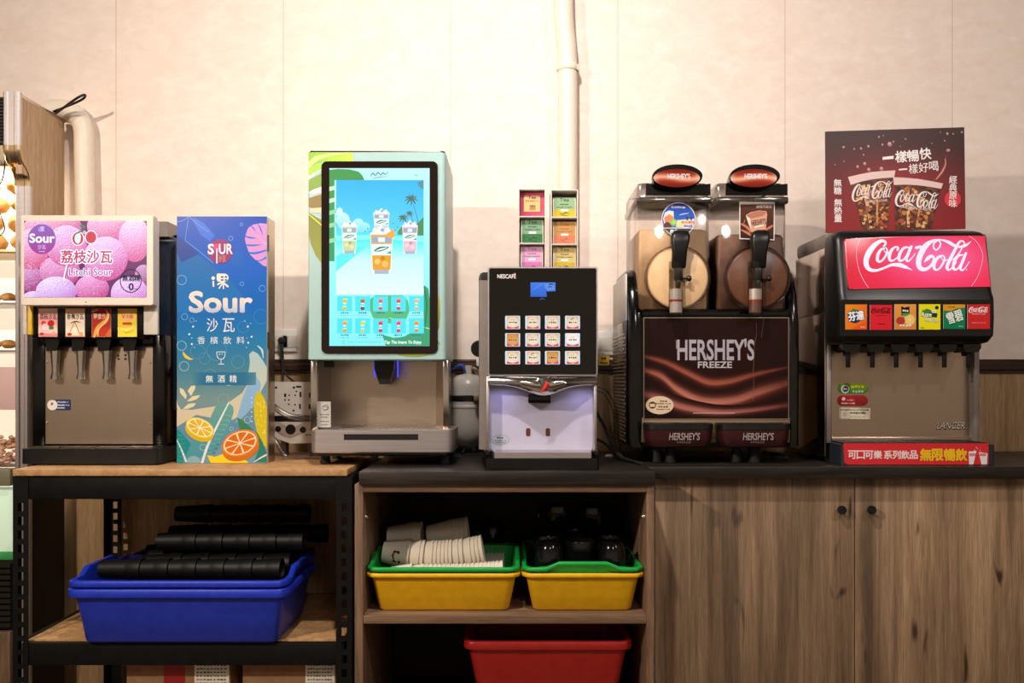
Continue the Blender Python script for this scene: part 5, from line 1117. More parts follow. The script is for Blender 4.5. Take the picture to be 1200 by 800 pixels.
# flavour cards
YV = 2.428
MB().slab(rrect(984, 351, 1162.5, 393.5, 3), YV + .0008, .0012).build('card_strip', M['gloss'], sf)
cards = ((990.8, 1016), (1019.6, 1045.4), (1048.2, 1073.6), (1077, 1102), (1105.6, 1131), (1133.8, 1160))
for i, (x0, x1) in enumerate(cards):
    y0, y1 = 356.6 - (.3 if i in (2, 3) else 0) + (.5 if i == 1 else 0), 386 + (.4 if i == 1 else 0) - (.8 if i > 3 else 0)
    cd = MB().pbox(x0, y0, x1, y1, YV - .0012, .0016).build('flavour_card', M['white'], sf)
    g = G(front(YV - .0013)); cx = (x0 + x1) / 2
    if i == 0:
        g.rect(x0, y0, x1, y1, lambda x, y: mix('#f0901e', '#ea6a12', (x - x0) / 40 + (y - y0) / 60), 0, 3, 3); g.disc(cx - 1.8, 370.5, 8.2, '#1c2a5c', 1, 8); g.poly([(cx - 7, 364.5), (cx - 3.5, 361.4), (cx + 1, 363), (cx - 2, 366)], '#2f8a3c', 2); g.text('芬達', cx - 9.5, 364.6, cx + 8.8, 375.4, '#f6f6fa', 4, .035, rot=-7, outline='#1c2a5c', ow=.06); g.poly([(x0 + 6, y1), (x1, y1 - 10), (x1, y1)], '#e8581c', 1); g.dashes(x1 - 8, 382.5, x1 - 2, 383.6, '#f8d8b0', 3, 4)
    elif i == 1:
        g.rect(x0, y0, x1, y1, '#dc2433', 0); mp1 = lambda x, y: (x0 + 1.5 + (x - 180) * .0275, 360.3 + (y - 70) * .0275); coca(g, mp1, .0275, '#3c0a10', 2, 1.1); g.dashes(cx - 6, 369.2, cx + 6.5, 370, '#5c1018', 3, 7); g.dashes(cx - 3.5, 379, cx + 4.5, 380.2, '#4c0c14', 3, 3)
    elif i == 2:
        g.rect(x0, y0, x1, y1, lambda x, y: mix('#e8a04a', '#d88a44', (y - y0) / 30), 0, 2, 3); g.poly([(cx - 4.8, 358.5), (cx - 1.5, 360.3), (cx + 4.8, 359), (cx + 4.8, 369.5), (cx - 4.8, 369.5)], '#141210', 2); g.dashes(cx - 3.6, 362.6, cx + 3.6, 365.4, '#f0ece4', 3, 3); g.poly([(cx - 4.8, 366.8), (cx + 4.8, 366.8), (cx + 3, 370), (cx - 3, 370)], '#4a9a48', 3); g.disc(cx - 5.6, 375.5, 5.2, '#b03a30', 3, 4.4); g.disc(cx + 5, 374.6, 6.8, '#e8b85a', 2); g.disc(cx + 5, 374.6, 5.6, '#f0d07c', 3); g.disc(cx + 5, 374.6, 1, '#f8ecc0', 4, n=8); g.dashes(cx - 7, 380, cx + 7, 382.6, '#f8e4d8', 4, 4)
    elif i == 3:
        g.rect(x0, y0, x1, y1, '#ece414', 0); g.disc(x1 - 4.3, 360.3, 2.2, '#24301c', 2, n=14); g.poly([(x0 + 3, 364), (cx - 3, 361.6), (cx + 3, 364), (cx + 2, 372), (cx - 6, 371)], '#3c8a34', 2); g.poly([(cx, 366), (cx + 6, 364), (cx + 9, 368), (cx + 8, 372), (cx, 371)], '#243c1c', 3); g.text('fuze', cx - 9.5, 366, cx + 2, 370.6, '#f4f6ea', 4, .05, shear=.1, outline='#1c2c14', ow=.08); g.text('tea', cx + 2, 363, cx + 7.5, 366.6, '#f4f6ea', 4, .04); g.text('檸檬紅茶', cx - 5.8, 373, cx + 10, 377, '#f8f4d0', 4, .02, outline='#8a9a3c', ow=.05, rot=6); g.rect(x0 + 2, 383.6, x0 + 6, 384.4, '#5a5a14', 2)
    elif i == 4:
        g.rect(x0, y0, x1, y1, lambda x, y: mix('#12905a', '#0a7c50', (y - y0) / 30), 0, 2, 3); g.poly([(x0, y0), (x1, y0), (x1, y0 + 3.6), (x0 + 14, y0 + 5), (x0 + 9, y0 + 7.8), (x0, y0 + 7)], '#e09a24', 2); g.dashes(x0 + 5, y0 + 2.6, x0 + 13, y0 + 3.8, '#5c3a08', 3, 4); g.text('雪碧', cx - 9, 364, cx + 9.6, 377.6, '#eef6ee', 4, .02, rot=-18, outline='#0a5c3c', ow=.05); g.poly([(cx + 1, 376.5), (cx + 3, 374), (cx + 4, 376.4)], '#e0d02c', 4); g.dashes(x1 - 8, 381.6, x1 - 2.5, 383, '#9cd0b4', 3, 3)
    else:
        g.rect(x0, y0, x1, y1, '#d02a2c', 0); mp1 = lambda x, y: (x0 + 1.5 + (x - 180) * .0272, 359.4 + (y - 70) * .027); coca(g, mp1, .027, '#f8f0f0', 2, 1.15); g.dashes(cx - 8, 367.3, cx + 8, 368.4, '#f0c8c8', 3, 9); g.dashes(cx - 8, 377.6, cx + 8.5, 378.6, '#e4a0a0', 3, 12)
    g.build('card_print', M['glossprint'], cd)
# splash plate, posts, valves
YBS = 2.62
MB().pbox(974.5, 398, 1142, 517.5, YBS, .006).build('splash_plate', M['steelv'], sf, label='brushed steel splash plate')
MB().pbox(975, 512, 1141, 517.5, YBS - .012, .0118, .002).build('splash_ledge', M['steel'], sf)
MB().pbox(968.5, 398, 974.5, 519, YBS - .06, .06, .002).build('side_post', M['alu'], sf)
MB().pbox(1142, 398, 1148, 519, YBS - .03, .04, .002).build('side_post', M['grey'], sf)
for i, x in enumerate((995, 1023.5, 1051.5, 1080, 1108, 1136.5)):
    v = MB(); Y = 2.50; v.loft([[Vector((X_(x + 3, Y) + w * a, Y + d, Z_(py, Y))) for a, d in ((-1, 0), (1, 0), (1, .07), (-1, .07))] for py, w in ((401, .026), (407, .026), (411, .020), (412.5, .017))]); v = v.build('valve', M['gloss'], sf)
    MB().pbox(x - 3.3, 409, x + 1.8, 430.5, Y + .02, .006, .0015).build('lever', M['softblack'], v)
    n_ = MB(); n_.lathe([(0, 0), (.009, 0), (.011, .012), (.011, .03), (0, .03)], (X_(x + 5, Y), Y + .05, Z_(417, Y + .05)), 'Z', 14); n_.build('nozzle', M['black'], v)
# stickers
g = G(front(YBS - .0002)); g.poly(rrect(981.5, 449, 1017.5, 461, 6, 6), lambda x, y: mix('#86a81e', '#3c7a2c', (y - 450) / 11), 1); g.disc(990.5, 455.8, 4.8, '#e4e8e0', 2); g.disc(990.5, 455.8, 3.4, '#2c3a5c', 3); g.dashes(988, 454.6, 993, 457, '#e4e8e0', 4, 2); g.dashes(997, 451, 1013, 454.6, '#d8d41c', 2, 4, 2); g.dashes(998.5, 457, 1012, 460, '#b8dcb0', 2, 4, 3); g.build('service_sticker', M['print'], sf, label='green pill shaped sticker')
g = G(front(YBS - .0002)); g.poly(rrect(981, 463, 1017.2, 475.6, 6.2, 6), lambda x, y: mix('#b8242a', '#8c1620', (y - 463) / 12), 1); g.disc(988.5, 467.3, 2, '#f0d8d4', 2); g.dashes(992, 468, 1002, 469.4, '#e0b0a8', 2, 6); g.dashes(985.5, 471.6, 1002, 473.2, '#e8c4bc', 2, 9); g.build('service_sticker', M['print'], sf, label='red pill shaped sticker')
g = G(front(YBS - .0002)); g.poly([(983, 477), (1020, 478), (1019.6, 491), (983, 490.4)], '#d8ccb0', 1); g.dashes(985, 479.2, 1018, 481, '#3a3428', 2, 16, 4); g.dashes(996, 482.4, 1015, 485, '#2c2820', 2, 9, 5); g.ring(990, 485.3, 2, .5, '#6a6250', 2); g.dashes(996, 487.6, 1014, 488.8, '#7a7260', 2, 8, 6); g.build('service_sticker', M['paperprint'], sf, label='cream paper label with small print')
g = G(front(YBS - .0006)); g.text('LANCER', 1098.8, 494.8, 1131.6, 503, '#1c1714', 2, .03, shear=.25); g.text('LANCER', 1098.4, 494.2, 1131, 502.2, '#d8cfc6', 6, -.005, shear=.25); g.build('badge', M['print'], sf)
# tray with red strip
YTR = 2.475
b = MB(); b.loft([[Vector((x, y, z)) for x, y in rrect(.955, YTR, X_(1166, YTR), YBS - .013, (.012, .006, .003, .003), 6)] for z in (CT + .0006, CT + .06)]); trr = b.build('drip_tray', plastic('slate_tray', (34, 40, 48), .35), sf)
b = MB()
for i in range(38): b.box(X_(991, YTR) + i * .0111, X_(991, YTR) + i * .0111 + .0075, YTR + .012, YBS - .018, CT + .0602, CT + .0645)
for j in range(3): b.box(X_(990, YTR), X_(1160, YTR), YTR + .025 + j * .045, YTR + .030 + j * .045, CT + .060, CT + .0635)
b.build('tray_grille', M['black'], trr)
b = MB(); ys_ = YTR - .0014; b.slab([(988.5, 519.2), (1158.5, 519.2), (1158.5, 544.2), (993, 544.2), (989.6, 541.5)], ys_, .0013); strip_ = b.build('promo_strip', mat('red_strip', (212, 40, 46), .4), trr, label='red promotional strip')
g = G(front(ys_ - .0001))
for c_, x in zip('可口可樂', (994, 1004, 1014, 1024)): g.text(c_, x, 527.8, x + 9.2, 537.4, '#f2dcda', 2, .03)
for c_, x in zip('系列飲品', (1036, 1046, 1056, 1066)): g.text(c_, x, 527.8, x + 9.2, 537.4, '#f2dcda', 2, .03)
for c_, x in zip('無限暢飲', (1078.4, 1092.2, 1106.4, 1120)): g.text(c_, x, 526, x + 12.8, 539.4, '#eec01c', 2, .04)
for sx, x in ((1, 1134.5), (-1, 1156.5)):
    q = lambda u: x + sx * u
    g.poly([(q(.5), 529), (q(9.8), 528), (q(6), 544), (q(1), 544)] if sx > 0 else [(q(-.6), 531), (q(9.6), 529.5), (q(6.5), 544), (q(0), 544)], '#eae4e2', 2); g.rect(min(q(1.2), q(8.6)), 531, max(q(1.2), q(8.6)), 534.2, '#d88088', 3)
for x, y in ((1142, 527), (1145.5, 525.6), (1148.5, 527.4), (1144, 524)): g.disc(x, y, .7, '#e8b8b8', 2, n=6)
g.build('strip_print', M['print'], strip_)

# ------------------------------------------------------------------ poster board on top of it
YPO = 2.64
pz = [(967.5, 154), (1130, 149), (1131.6, 268), (968.3, 272.6)]
po = thing('promo_board', 'dark red promotional board with two cola glasses standing on the soda fountain', 'sign', W(1049, 270, YPO))
MB().slab(pz, YPO, .006).build('board_panel', mat('board_edge', (70, 30, 32), .5), po)
g = G(front(YPO - .0002))
def pm(u, v):
    a = Vector(pz[0]).lerp(Vector(pz[1]), u); b_ = Vector(pz[3]).lerp(Vector(pz[2]), u); q = a.lerp(b_, v); return q.x, q.y
def pc(x, y):
    k = math.exp(-(((x - 1050) / 60) ** 2 + ((y - 225) / 40) ** 2)); c = mix('#32100f', '#861a20', (y - 165) / 95); return mix(c, '#a8282c', k * .9)
n1, n2 = 16, 14
g.put([pm(i / n1, j / n2) for j in range(n2 + 1) for i in range(n1 + 1)], [(j * (n1 + 1) + i, j * (n1 + 1) + i + 1, (j + 1) * (n1 + 1) + i + 1, (j + 1) * (n1 + 1) + i) for j in range(n2) for i in range(n1)], pc, 0)
rnd = random.Random(9)
def pglass(tl, tr_, br_, bl_, L):
    q = lambda u, v: tuple(Vector(tl).lerp(Vector(tr_), u).lerp(Vector(bl_).lerp(Vector(br_), u), v))
    nx, ny = 12, 14
    def cc(x, y): return mix('#3a1410', '#a05a34', rnd.random() * .75)
    g.put([q(i / nx, j / ny) for j in range(ny + 1) for i in range(nx + 1)], [(j * (nx + 1) + i, j * (nx + 1) + i + 1, (j + 1) * (nx + 1) + i + 1, (j + 1) * (nx + 1) + i) for j in range(ny) for i in range(nx)], cc, L)
    for i in range(110):
        u, v = rnd.uniform(.08, .92), rnd.uniform(.16, .96); x, y = q(u, v); s = rnd.uniform(1.2, 4.4)
        g.poly([(x + s * math.cos(R(a + rnd.uniform(-25, 25))) * rnd.uniform(.5, 1), y + s * .8 * math.sin(R(a)) * rnd.uniform(.6, 1)) for a in range(0, 360, 60)], rnd.choice(('#c8843c', '#d8a060', '#a85a34', '#e0b87c', '#5a2418', '#b44a34', '#2c0e0c', '#9a5a30')), L + 1 + (i % 3) * .3)
    g.brush([(*q(.28, .16), 5), (*q(.32, .5), 4), (*q(.36, .95), 3)], '#e8b880', L + .5, cap=False); g.brush([(*q(.62, .3), 2.5), (*q(.58, .9), 2)], '#d8965c', L + .5, cap=False)
    g.poly([q(-.02, -.02), q(.25, -.04), q(.5, -.05), q(.75, -.04), q(1.02, -.02), q(1.01, .10), q(.75, .085), q(.5, .08), q(.25, .095), q(-.01, .13)], '#ecccc8', L + 3)
    return q
qa = pglass((995, 208.5), (1048, 201.2), (1040, 270), (1011, 271), 2)
qb = pglass((1047.5, 209), (1103.4, 216), (1091, 268.4), (1049, 269.8), 6)
mpa = lambda x, y: (lambda u, v: (998.2 + u * 47.5 , 216.4 + v * 20.5 - u * 5.5))((x - 180) / 835, (y - 75) / 250)
mpb = lambda x, y: (lambda u, v: (1048.6 + u * 51, 222 + v * 20 + u * 3.6))((x - 180) / 835, (y - 75) / 250)
coca(g, mpa, .062, '#f6e6e2', 10, .95); coca(g, mpb, .065, '#f8eeea', 14, .95)
g.text('ZERO SUGAR', 1014, 234.4, 1039.5, 237, '#ecd0c8', 13, .02, rot=-5); g.text('ORIGINAL TASTE', 1053.5, 242.5, 1091, 245.4, '#f0dcd6', 17, .02, rot=6)
g.brush([(1094, 212.5, 3.4), (1100, 206, 4.2), (1105, 199, 4.6), (1107.5, 190, 2.6), (1108.4, 182, 1)], '#8a3226', 5); g.brush([(1097, 210, .8), (1104, 201, 1.4), (1108, 192, .9), (1107, 186, .6)], '#e0a890', 6); g.disc(1111, 176, 2.4, '#c09090', 5, 1.8, 8)
for x, y, s in ((1042.5, 169, 3.4), (1047, 166, 1.6), (1034, 169.5, 1.8), (1017.5, 171.5, 2.2), (1009, 174, 2), (1001, 174.5, 1.4), (988.5, 172.5, 2), (1012, 181.5, 1.4), (1013.4, 192, 2.8), (1005, 195.5, 2.4), (1018, 198.8, 2.8), (1033, 197.6, 3), (978.4, 193, 1), (1030, 160.5, 1.6), (1035, 159, 1), (1061, 163, 1.4), (1110, 156.5, 2), (1117, 157, 1.4), (1127, 155, 1.5), (1107, 165, 1.2), (1102, 155, 1), (1092, 168, .9), (989, 189, 1), (1055, 171.5, .9)):
    g.poly([(x + s * math.cos(R(a)) * rnd.uniform(.6, 1), y + s * math.sin(R(a)) * rnd.uniform(.6, 1)) for a in range(0, 360, 60)], '#b88078', 3); g.poly([(x - s * .5, y - s * .5), (x + s * .2, y - s * .6), (x - s * .1, y + .1 * s)], '#f0d4cc', 4)
for c_, x, y in zip('一樣暢快', (1034, 1049, 1063, 1077.4), (180.8, 177, 176, 173.4)):
    if c_ == '一': g.poly([(1034, 184), (1047, 182.6), (1047, 186.2), (1034, 187.4)], '#fbf4f2', 8)
    else: g.text(c_, x, y, x + 13.4, y + 13.2, '#fbf4f2', 8, .022, rot=-3)
for c_, x, y in zip('一樣好喝', (1053, 1064.6, 1076.4, 1088.4), (197, 192, 190.6, 189)):
    if c_ == '一': g.poly([(1053, 198), (1063, 197.2), (1063, 199), (1053, 199.8)], '#f8eeec', 8)
    else: g.text(c_, x, y, x + 11, y + 11.4, '#f8eeec', 8, .008, rot=-3)
for i, c_ in enumerate('無糖'): g.text(c_, 977, 210 + i * 9.2, 986, 218.6 + i * 9.2, '#f6ecea', 8, .014)
for i, c_ in enumerate('無熱量'): g.text(c_, 977.4, 233 + i * 9.2, 986.4, 241.6 + i * 9.2, '#f6ecea', 8, .014)
g.disc(1116.4, 233.4, 9.6, '#e0323c', 3)
for i, c_ in enumerate('經典原味'): g.text(c_, 1112, 206 + i * 9.3, 1121, 214.8 + i * 9.3, '#f8f0ee', 8, .014)
g.build('board_print', M['print'], po)

# ------------------------------------------------------------------ clutter behind the machines
dv = thing('vented_bracket', 'white perforated metal bracket between the blue sour box and the teal machine', 'bracket', (X_(344, 2.74), 2.78, CT))
YV2 = 2.74
MB().slab([(318, 447), (367, 447.5), (367, 487), (318, 487)], YV2, .004).build('upper_plate', M['offwhite'], dv)
MB().slab([(318, 494.5), (367, 494.5), (367, 519), (340, 519.5), (328, 515), (318, 512)], YV2 - .01, .10).build('lower_unit', M['offwhite'], dv)
MB().slab([(320, 486), (366, 486), (366, 496), (320, 496)], YV2 + .02, .06).build('core', M['black'], dv)
for x in (329, 362): MB().box(X_(x, YV2) - .008, X_(x, YV2) + .008, YV2 + .03, YV2 + .07, CT, Z_(512, YV2)).build('leg', M['grey'], dv)
holes = [(x, y, r_, YV2 - .01) for x, y, r_ in ((326, 502.5, 3.6), (340.5, 503, 6), (355, 503.5, 3.8), (359.5, 509.5, 1), (363, 509.5, 1))]
holes += [(x, y, r_, YV2) for x, y, r_ in ((339, 463, 1), (346, 463, 1), (338.5, 468.5, 1), (345.8, 474, 1), (338.5, 473.5, 1), (347.5, 458.5, 1), (344.5, 454, 1.4), (323.5, 454, 1.4), (344, 481, 1.2), (334, 468.5, 1))]
for x, y, r_, Y in holes:
    MB().lathe([(0, -.0004), (r_ * .00274, -.0004), (r_ * .00274, .0002), (0, .0002)], W(x, y, Y), 'Y', 20).build('round_hole', M['black'], dv)
for x0, y0, x1, y1 in ((333, 461, 335.4, 465), (351, 459, 353.2, 465), (362, 460, 364.4, 466), (350.5, 473, 352.5, 479), (361.6, 473.5, 364, 479), (347, 452, 353, 454)):
    MB().box(X_(x0, YV2), X_(x1, YV2), YV2 - .0004, YV2 + .0002, Z_(y1, YV2), Z_(y0, YV2)).build('slot_hole', M['black'], dv)
o = MB().tube([W(316, 472, 2.70), W(326, 480, 2.69), W(340, 487.5, 2.69), W(352, 489, 2.70), W(372, 490.5, 2.72)], .0095, 12).build('clear_hose', M['hose']); props(o, 'thick clear hose crossing the middle of the white perforated bracket', 'hose')
o = MB().tube([W(316, 510, 2.68), W(324, 518, 2.67), (X_(335, 2.66), 2.66, CT + .008), (X_(350, 2.66), 2.66, CT + .008), (X_(374, 2.66), 2.665, CT + .008)], .0075, 12).build('clear_hose', M['hose']); props(o, 'thin clear hose lying on the wood board under the white bracket', 'hose')

tk = thing('pressure_tank', 'grey water pressure tank between the teal machine and the coffee machine', 'tank', (X_(548, 2.76), 2.78, CT))
YTK = 2.83; ctk = (X_(549, YTK), YTK, 0)
zz = lambda y: Z_(y, YTK)
MB().lathe([(0, zz(526)), (.018, zz(525)), (.045, zz(518)), (.062, zz(506)), (.065, zz(495)), (.065, zz(470))], ctk, 'Z', 32).build('tank_body', M['tank'], tk, 60)
MB().lathe([(.066, zz(478)), (.0675, zz(477)), (.0675, zz(475)), (.066, zz(474))], ctk, 'Z', 32).build('seam_band', M['tank'], tk)
MB().lathe([(.0655, zz(470)), (.0655, zz(463)), (0, zz(463))], ctk, 'Z', 32).build('dark_band', M['black'], tk, label='dark band')
MB().pbox(555, 463, 561, 470, YTK - .07, .012, .001).build('clasp', M['brass'], tk)
MB().lathe([(.0655, zz(462.8)), (.065, zz(452)), (.058, zz(444)), (.04, zz(440)), (.015, zz(438)), (.012, zz(428)), (0, zz(428))], ctk, 'Z', 32).build('tank_cap', M['tank'], tk, 60)
MB().box(ctk[0] - .05, ctk[0] + .05, YTK - .05, YTK + .05, CT, CT + .008).build('foot_plate', M['black'], tk)
MB().tube([(ctk[0], YTK, CT + .008), (ctk[0], YTK, zz(524))], .012, 12, 1).build('foot_stem', M['black'], tk)
for k in range(3):
    a = R(90 + 120 * k + 40); MB().tube([(ctk[0] + .02 * math.cos(a), YTK + .02 * math.sin(a), CT + .03), (ctk[0] + .055 * math.cos(a), YTK + .055 * math.sin(a), CT + .008)], .006, 8, 1).build('foot_leg', M['black'], tk)
MB().tube([(ctk[0] - .01, YTK - .01, zz(436)), W(541, 428, YTK - .03), W(534, 430, YTK - .02), W(526, 436, YTK)], .004, 8).build('blue_tube', mat('blue_tube', (40, 90, 190), .4), tk, label='thin blue tube')
MB().tube([(ctk[0] + .012, YTK, zz(432)), W(556, 432, YTK - .03), W(561, 438, YTK - .03)], .006, 8).build('elbow', M['brass'], tk)
MB().pbox(558, 419.5, 569, 429, YTK - .04, .02, .004).build('white_connector', M['white'], tk)
MB().tube([W(563, 429, YTK - .03), W(562, 434, YTK - .02), (ctk[0] + .01, YTK, zz(431))], .003, 8).build('connector_lead', M['white'], tk)
MB().lathe([(0, -.012), (.022, -.012), (.0255, -.006), (.0255, .006), (.02, .012), (0, .012)], W(561.5, 408.5, 2.62), 'Y', 28).build('side_dial', M['softblack'], cm, label='round black dial on its left side')
o = MB().tube([W(698, 455, 2.68), W(708, 459, 2.68), W(716, 470, 2.68), W(721, 484, 2.68), (X_(722, 2.69), 2.69, CT + .10), (X_(724, 2.70), 2.70, CT + .012)], .0085, 12).build('clear_hose', M['hose']); props(o, 'curved clear hose behind the coffee machine, beside the slush machine', 'hose')
o = MB().tube([(X_(700, 2.70), 2.70, CT + .06), (X_(712, 2.66), 2.66, CT + .045), (X_(728, 2.6), 2.60, CT + .012), (X_(744, 2.52), 2.52, CT + .006), (X_(752, 2.47), 2.47, CT + .0055)], .005, 8).build('black_cable', M['rubber']); props(o, 'black cable on the worktop between the coffee machine and slush machine', 'cable')
o = MB().tube([(X_(700, 2.6), 2.73, CT + .16), (X_(709, 2.7), 2.72, CT + .10), (X_(717, 2.7), 2.665, CT + .04), (X_(731, 2.62), 2.635, CT + .0055)], .005, 8).build('dark_lead', M['rubber']); props(o, 'dark lead drooping to the worktop right of the coffee machine', 'cable')
o = MB().ball((X_(713, 2.72), 2.70, CT + .0065), .013, .008, .0065, 12, 8).build('cable_clip', M['white']); props(o, 'small white clip lying on the worktop right of the coffee machine', 'clip')
o = MB().tube([(X_(905, 2.6), 2.62, CT + .008), (X_(916, 2.58), 2.60, CT + .012), (X_(924, 2.6), 2.62, CT + .008), (X_(922, 2.7), 2.75, CT + .006), (X_(900, 2.8), 2.85, CT + .006)], .006, 8).build('black_cable', M['rubber']); props(o, 'black cable coiling out from under the slush machine', 'cable')
o = MB().tube([(X_(935, 2.8), 2.80, CT + .006), (X_(948, 2.7), 2.72, CT + .006), (X_(962, 2.7), 2.76, CT + .006), (X_(958, 2.85), 2.88, CT + .006)], .005, 8).build('black_cable', M['rubber']); props(o, 'black cable on the worktop between slush machine and soda fountain', 'cable')

# ------------------------------------------------------------------ tubs and boxes
def outline(w, d, r_, n=8):
    """rounded rectangle centred on the origin, subdivided along its sides"""
    p = rrect(-w / 2, -d / 2, w / 2, d / 2, r_, 4); q = []
    for a, b_ in zip(p, p[1:] + p[:1]):
        l = math.hypot(b_[0] - a[0], b_[1] - a[1]); k = n if l > .08 else 1
        q += [(a[0] + (b_[0] - a[0]) * i / k, a[1] + (b_[1] - a[1]) * i / k) for i in range(k)]
    return q
def tub(name, label, loc, w, d, h, m, rot=0, taper=.018, rim=.011, hump=0, axis='x', group=None, t=.0016, lip=.010):
    def sec(z, inset, extra=0):
        s = []
        for x, y in outline(w - 2 * inset, d - 2 * inset, max(.012, .03 - inset * .3)):
            hz_ = 0
            if hump and extra:
                e, l, L_ = (abs(x), y, d) if axis == 'x' else (abs(y), x, w)
                side = (w if axis == 'x' else d) / 2 - inset
                if e > side - .004: hz_ = hump * max(0, min(1, (L_ * .24 - abs(l)) / .02 + 1))
            s.append(Vector((x, y, z + hz_)))
        return s
    b = MB()
    b.loft([sec(0, rim + taper + .006), sec(.006, rim + taper), sec(h - lip, rim + .001), sec(h - lip, .001, 1), sec(h - lip * .8, 0, 1), sec(h - .002, .0, 1), sec(h, .002, 1), sec(h, rim + t - .001, 1), sec(h - .004, rim + t, 1), sec(h - lip, rim + t + .001), sec(.006 + t, rim + taper + t), sec(.004 + t, rim + taper + t + .006)])
    o = b.build(name, m, None, 50); o.location = Vector(loc); o.rotation_euler = (0, 0, R(rot))
    return props(o, label, 'tub', group)
yf = 2.33
lx = (X_(428, yf) + X_(610, yf)) / 2; lw = X_(610, yf) - X_(428, yf)
rx = (X_(611.3, yf) + X_(756, yf)) / 2; rw = X_(756, yf) - X_(611.3, yf)
hy = Z_(672.5, yf) - ZSH
tub('yellow_tub', 'wide yellow tub on the cabinet shelf, under the green tub of paper cups', (lx, yf + .17, ZSH + .0004), lw, .34, hy, M['yellowbin'], taper=.020)
tub('green_tub', 'green tub full of white paper cups, nested in the wide yellow tub', (lx, yf + .17, ZSH + .0164), lw - .003, .337, hy, M['greenbin'], taper=.020, hump=.016)
tub('yellow_tub', 'narrower yellow tub on the cabinet shelf, under the green tub of black mugs', (rx, yf + .21, ZSH + .0004), rw, .42, hy, M['yellowbin'], taper=.020)
tub('green_tub', 'green tub of black mugs with a raised front rim, inside the narrower yellow tub', (rx, yf + .21, ZSH + .0164), rw - .003, .417, hy, M['greenbin'], taper=.020, hump=.016, axis='y')
tub('yellow_tub', 'yellow tub at the back of the cabinet shelf behind the paper cups', (-.19, 2.80, ZSH + .0004), .40, .24, hy, M['yellowbin'], taper=.020)
tub('green_tub', 'green tub at the back of the cabinet shelf behind the paper cups', (-.19, 2.80, ZSH + .0164), .397, .237, hy, M['greenbin'], taper=.020)
yb_ = 2.315
bw = X_(336, yb_) - X_(74.5, yb_); bx_c = (X_(336, yb_) + X_(74.5, yb_)) / 2; hb = Z_(691, yb_) - ZS
tub('blue_tub', 'lower of two nested blue tubs at the front of the rack shelf', (bx_c, yb_ + .185, ZS + .0004), bw, .37, hb, M['bluebin'], taper=.022, rim=.014, lip=.022)
tub('blue_tub', 'upper of two nested blue tubs at the rack front, full of black tumblers', (bx_c, yb_ + .185, ZS + .0224), bw - .004, .366, hb, M['bluebin'], taper=.022, rim=.014, lip=.016, hump=.02)
tub('blue_tub', 'blue tub in the shadow at the back of the rack shelf', (-.955, 2.80, ZS + .0004), .58, .22, hb, M['bluebin'], taper=.02, rim=.014, lip=.022)
yr_ = 2.36; rw2 = X_(742, yr_) - X_(543, yr_)
tub('red_tub', 'red tub in the bottom of the open cabinet', ((X_(742, yr_) + X_(543, yr_)) / 2, yr_ + .20, .0806), rw2, .40, Z_(752, yr_) - .0806, M['redbin'], taper=.05, rim=.012, lip=.022)
def carton(x0, x1, label, tape):
    Y = 2.412; t = thing('cardboard_box', label, 'box', (X_((x0 + x1) / 2, Y), Y + .18, 0))
    zt5 = .335; a, b_ = X_(x0, Y), X_(x1, Y)
    MB().box(a, b_, Y, Y + .36, 0.0005, zt5, .003).build('carton', M['card'], t)
    if tape:
        MB().box(X_(tape[0], Y), X_(tape[1], Y), Y - .0008, Y - .0001, .12, zt5 - .004).build('red_tape', mat('red_tape', (150, 26, 30), .5), t, label='red printed band')
    lb = MB().box(X_(x1 - (42 if tape else 36), Y), X_(x1 - 1.5, Y), Y - .0008, Y - .0001, .14, zt5 - .004).build('shipping_label', M['paper'], t)
    g = G(front(Y - .001)); xa = x1 - (40 if tape else 34)
    for k in range(8): g.dashes(xa, 774 + k * 4.2, x1 - 4, 776 + k * 4.2, '#5a5650', 1, 9, k)
    g.build('label_print', M['paperprint'], lb)
carton(148, 270, 'cardboard box with red band and white label on the rack floor', (192, 217))
carton(284, 394, 'cardboard box with white label but no red band on the rack floor', None)

# ------------------------------------------------------------------ paper cups, lying nested in stacks
CR0, CR1, CL = .030, .0455, .078
def cup_mesh():
    b = MB(); t = .0005
    b.lathe([(0, .004), (CR0 - .001, .004), (CR0 - .001, 0), (CR0, 0), (CR0 + (CR1 - CR0) * .97, CL * .97), (CR1, CL - .002), (CR1 + .0012, CL - .001), (CR1 + .0012, CL + .0004), (CR1 - .0004, CL + .0006), (CR1 - t - .0006, CL - .002), (CR0 - t, .0046), (0, .0046)], (0, 0, 0), 'X', 26, cap=False)
    return b
def cup_print(o):
    b = MB()
    def patch(h0, h1, a0, a1, dr=.0005):
        secs = []
        n = 6
        for i in range(n + 1):
            a = R(a0 + (a1 - a0) * i / n); row = []
            for h, e in ((h0, dr), (h1, dr), (h1, .0001), (h0, .0001)):
                r_ = CR0 + (CR1 - CR0) * h / CL + e; row.append(Vector((h, -r_ * math.cos(a), r_ * math.sin(a))))
            secs.append(row)
        b.loft(secs)
    for k in range(7):
        u = k / 6; h = .030 + .006 * abs(u - .5) * 2; patch(h, h + .0035 + .002 * (1 - abs(u - .5) * 2), -24 + 40 * u, -24 + 40 * (u + .2))
    patch(.050, .056, -30, -18); patch(.046, .052, 10, 22); patch(.034, .046, 14, 22); patch(.034, .044, -30, -22)
    return b.build('cup_print', mat('brown_print', (58, 38, 26), .6), o, label='dark brown curl print')
proto = cup_mesh().build('paper_cup', M['paper'], None, 50); proto.location = (0, 0, -5)
me_cup = proto.data; off_cup = None
lo = min(v.co.x for v in me_cup.vertices); zmin = min(v.co.z for v in me_cup.vertices)
me_cup.transform(Matrix.Translation((-lo, 0, -(max(v.co.z for v in me_cup.vertices) + zmin) / 2)))
proto_used = False
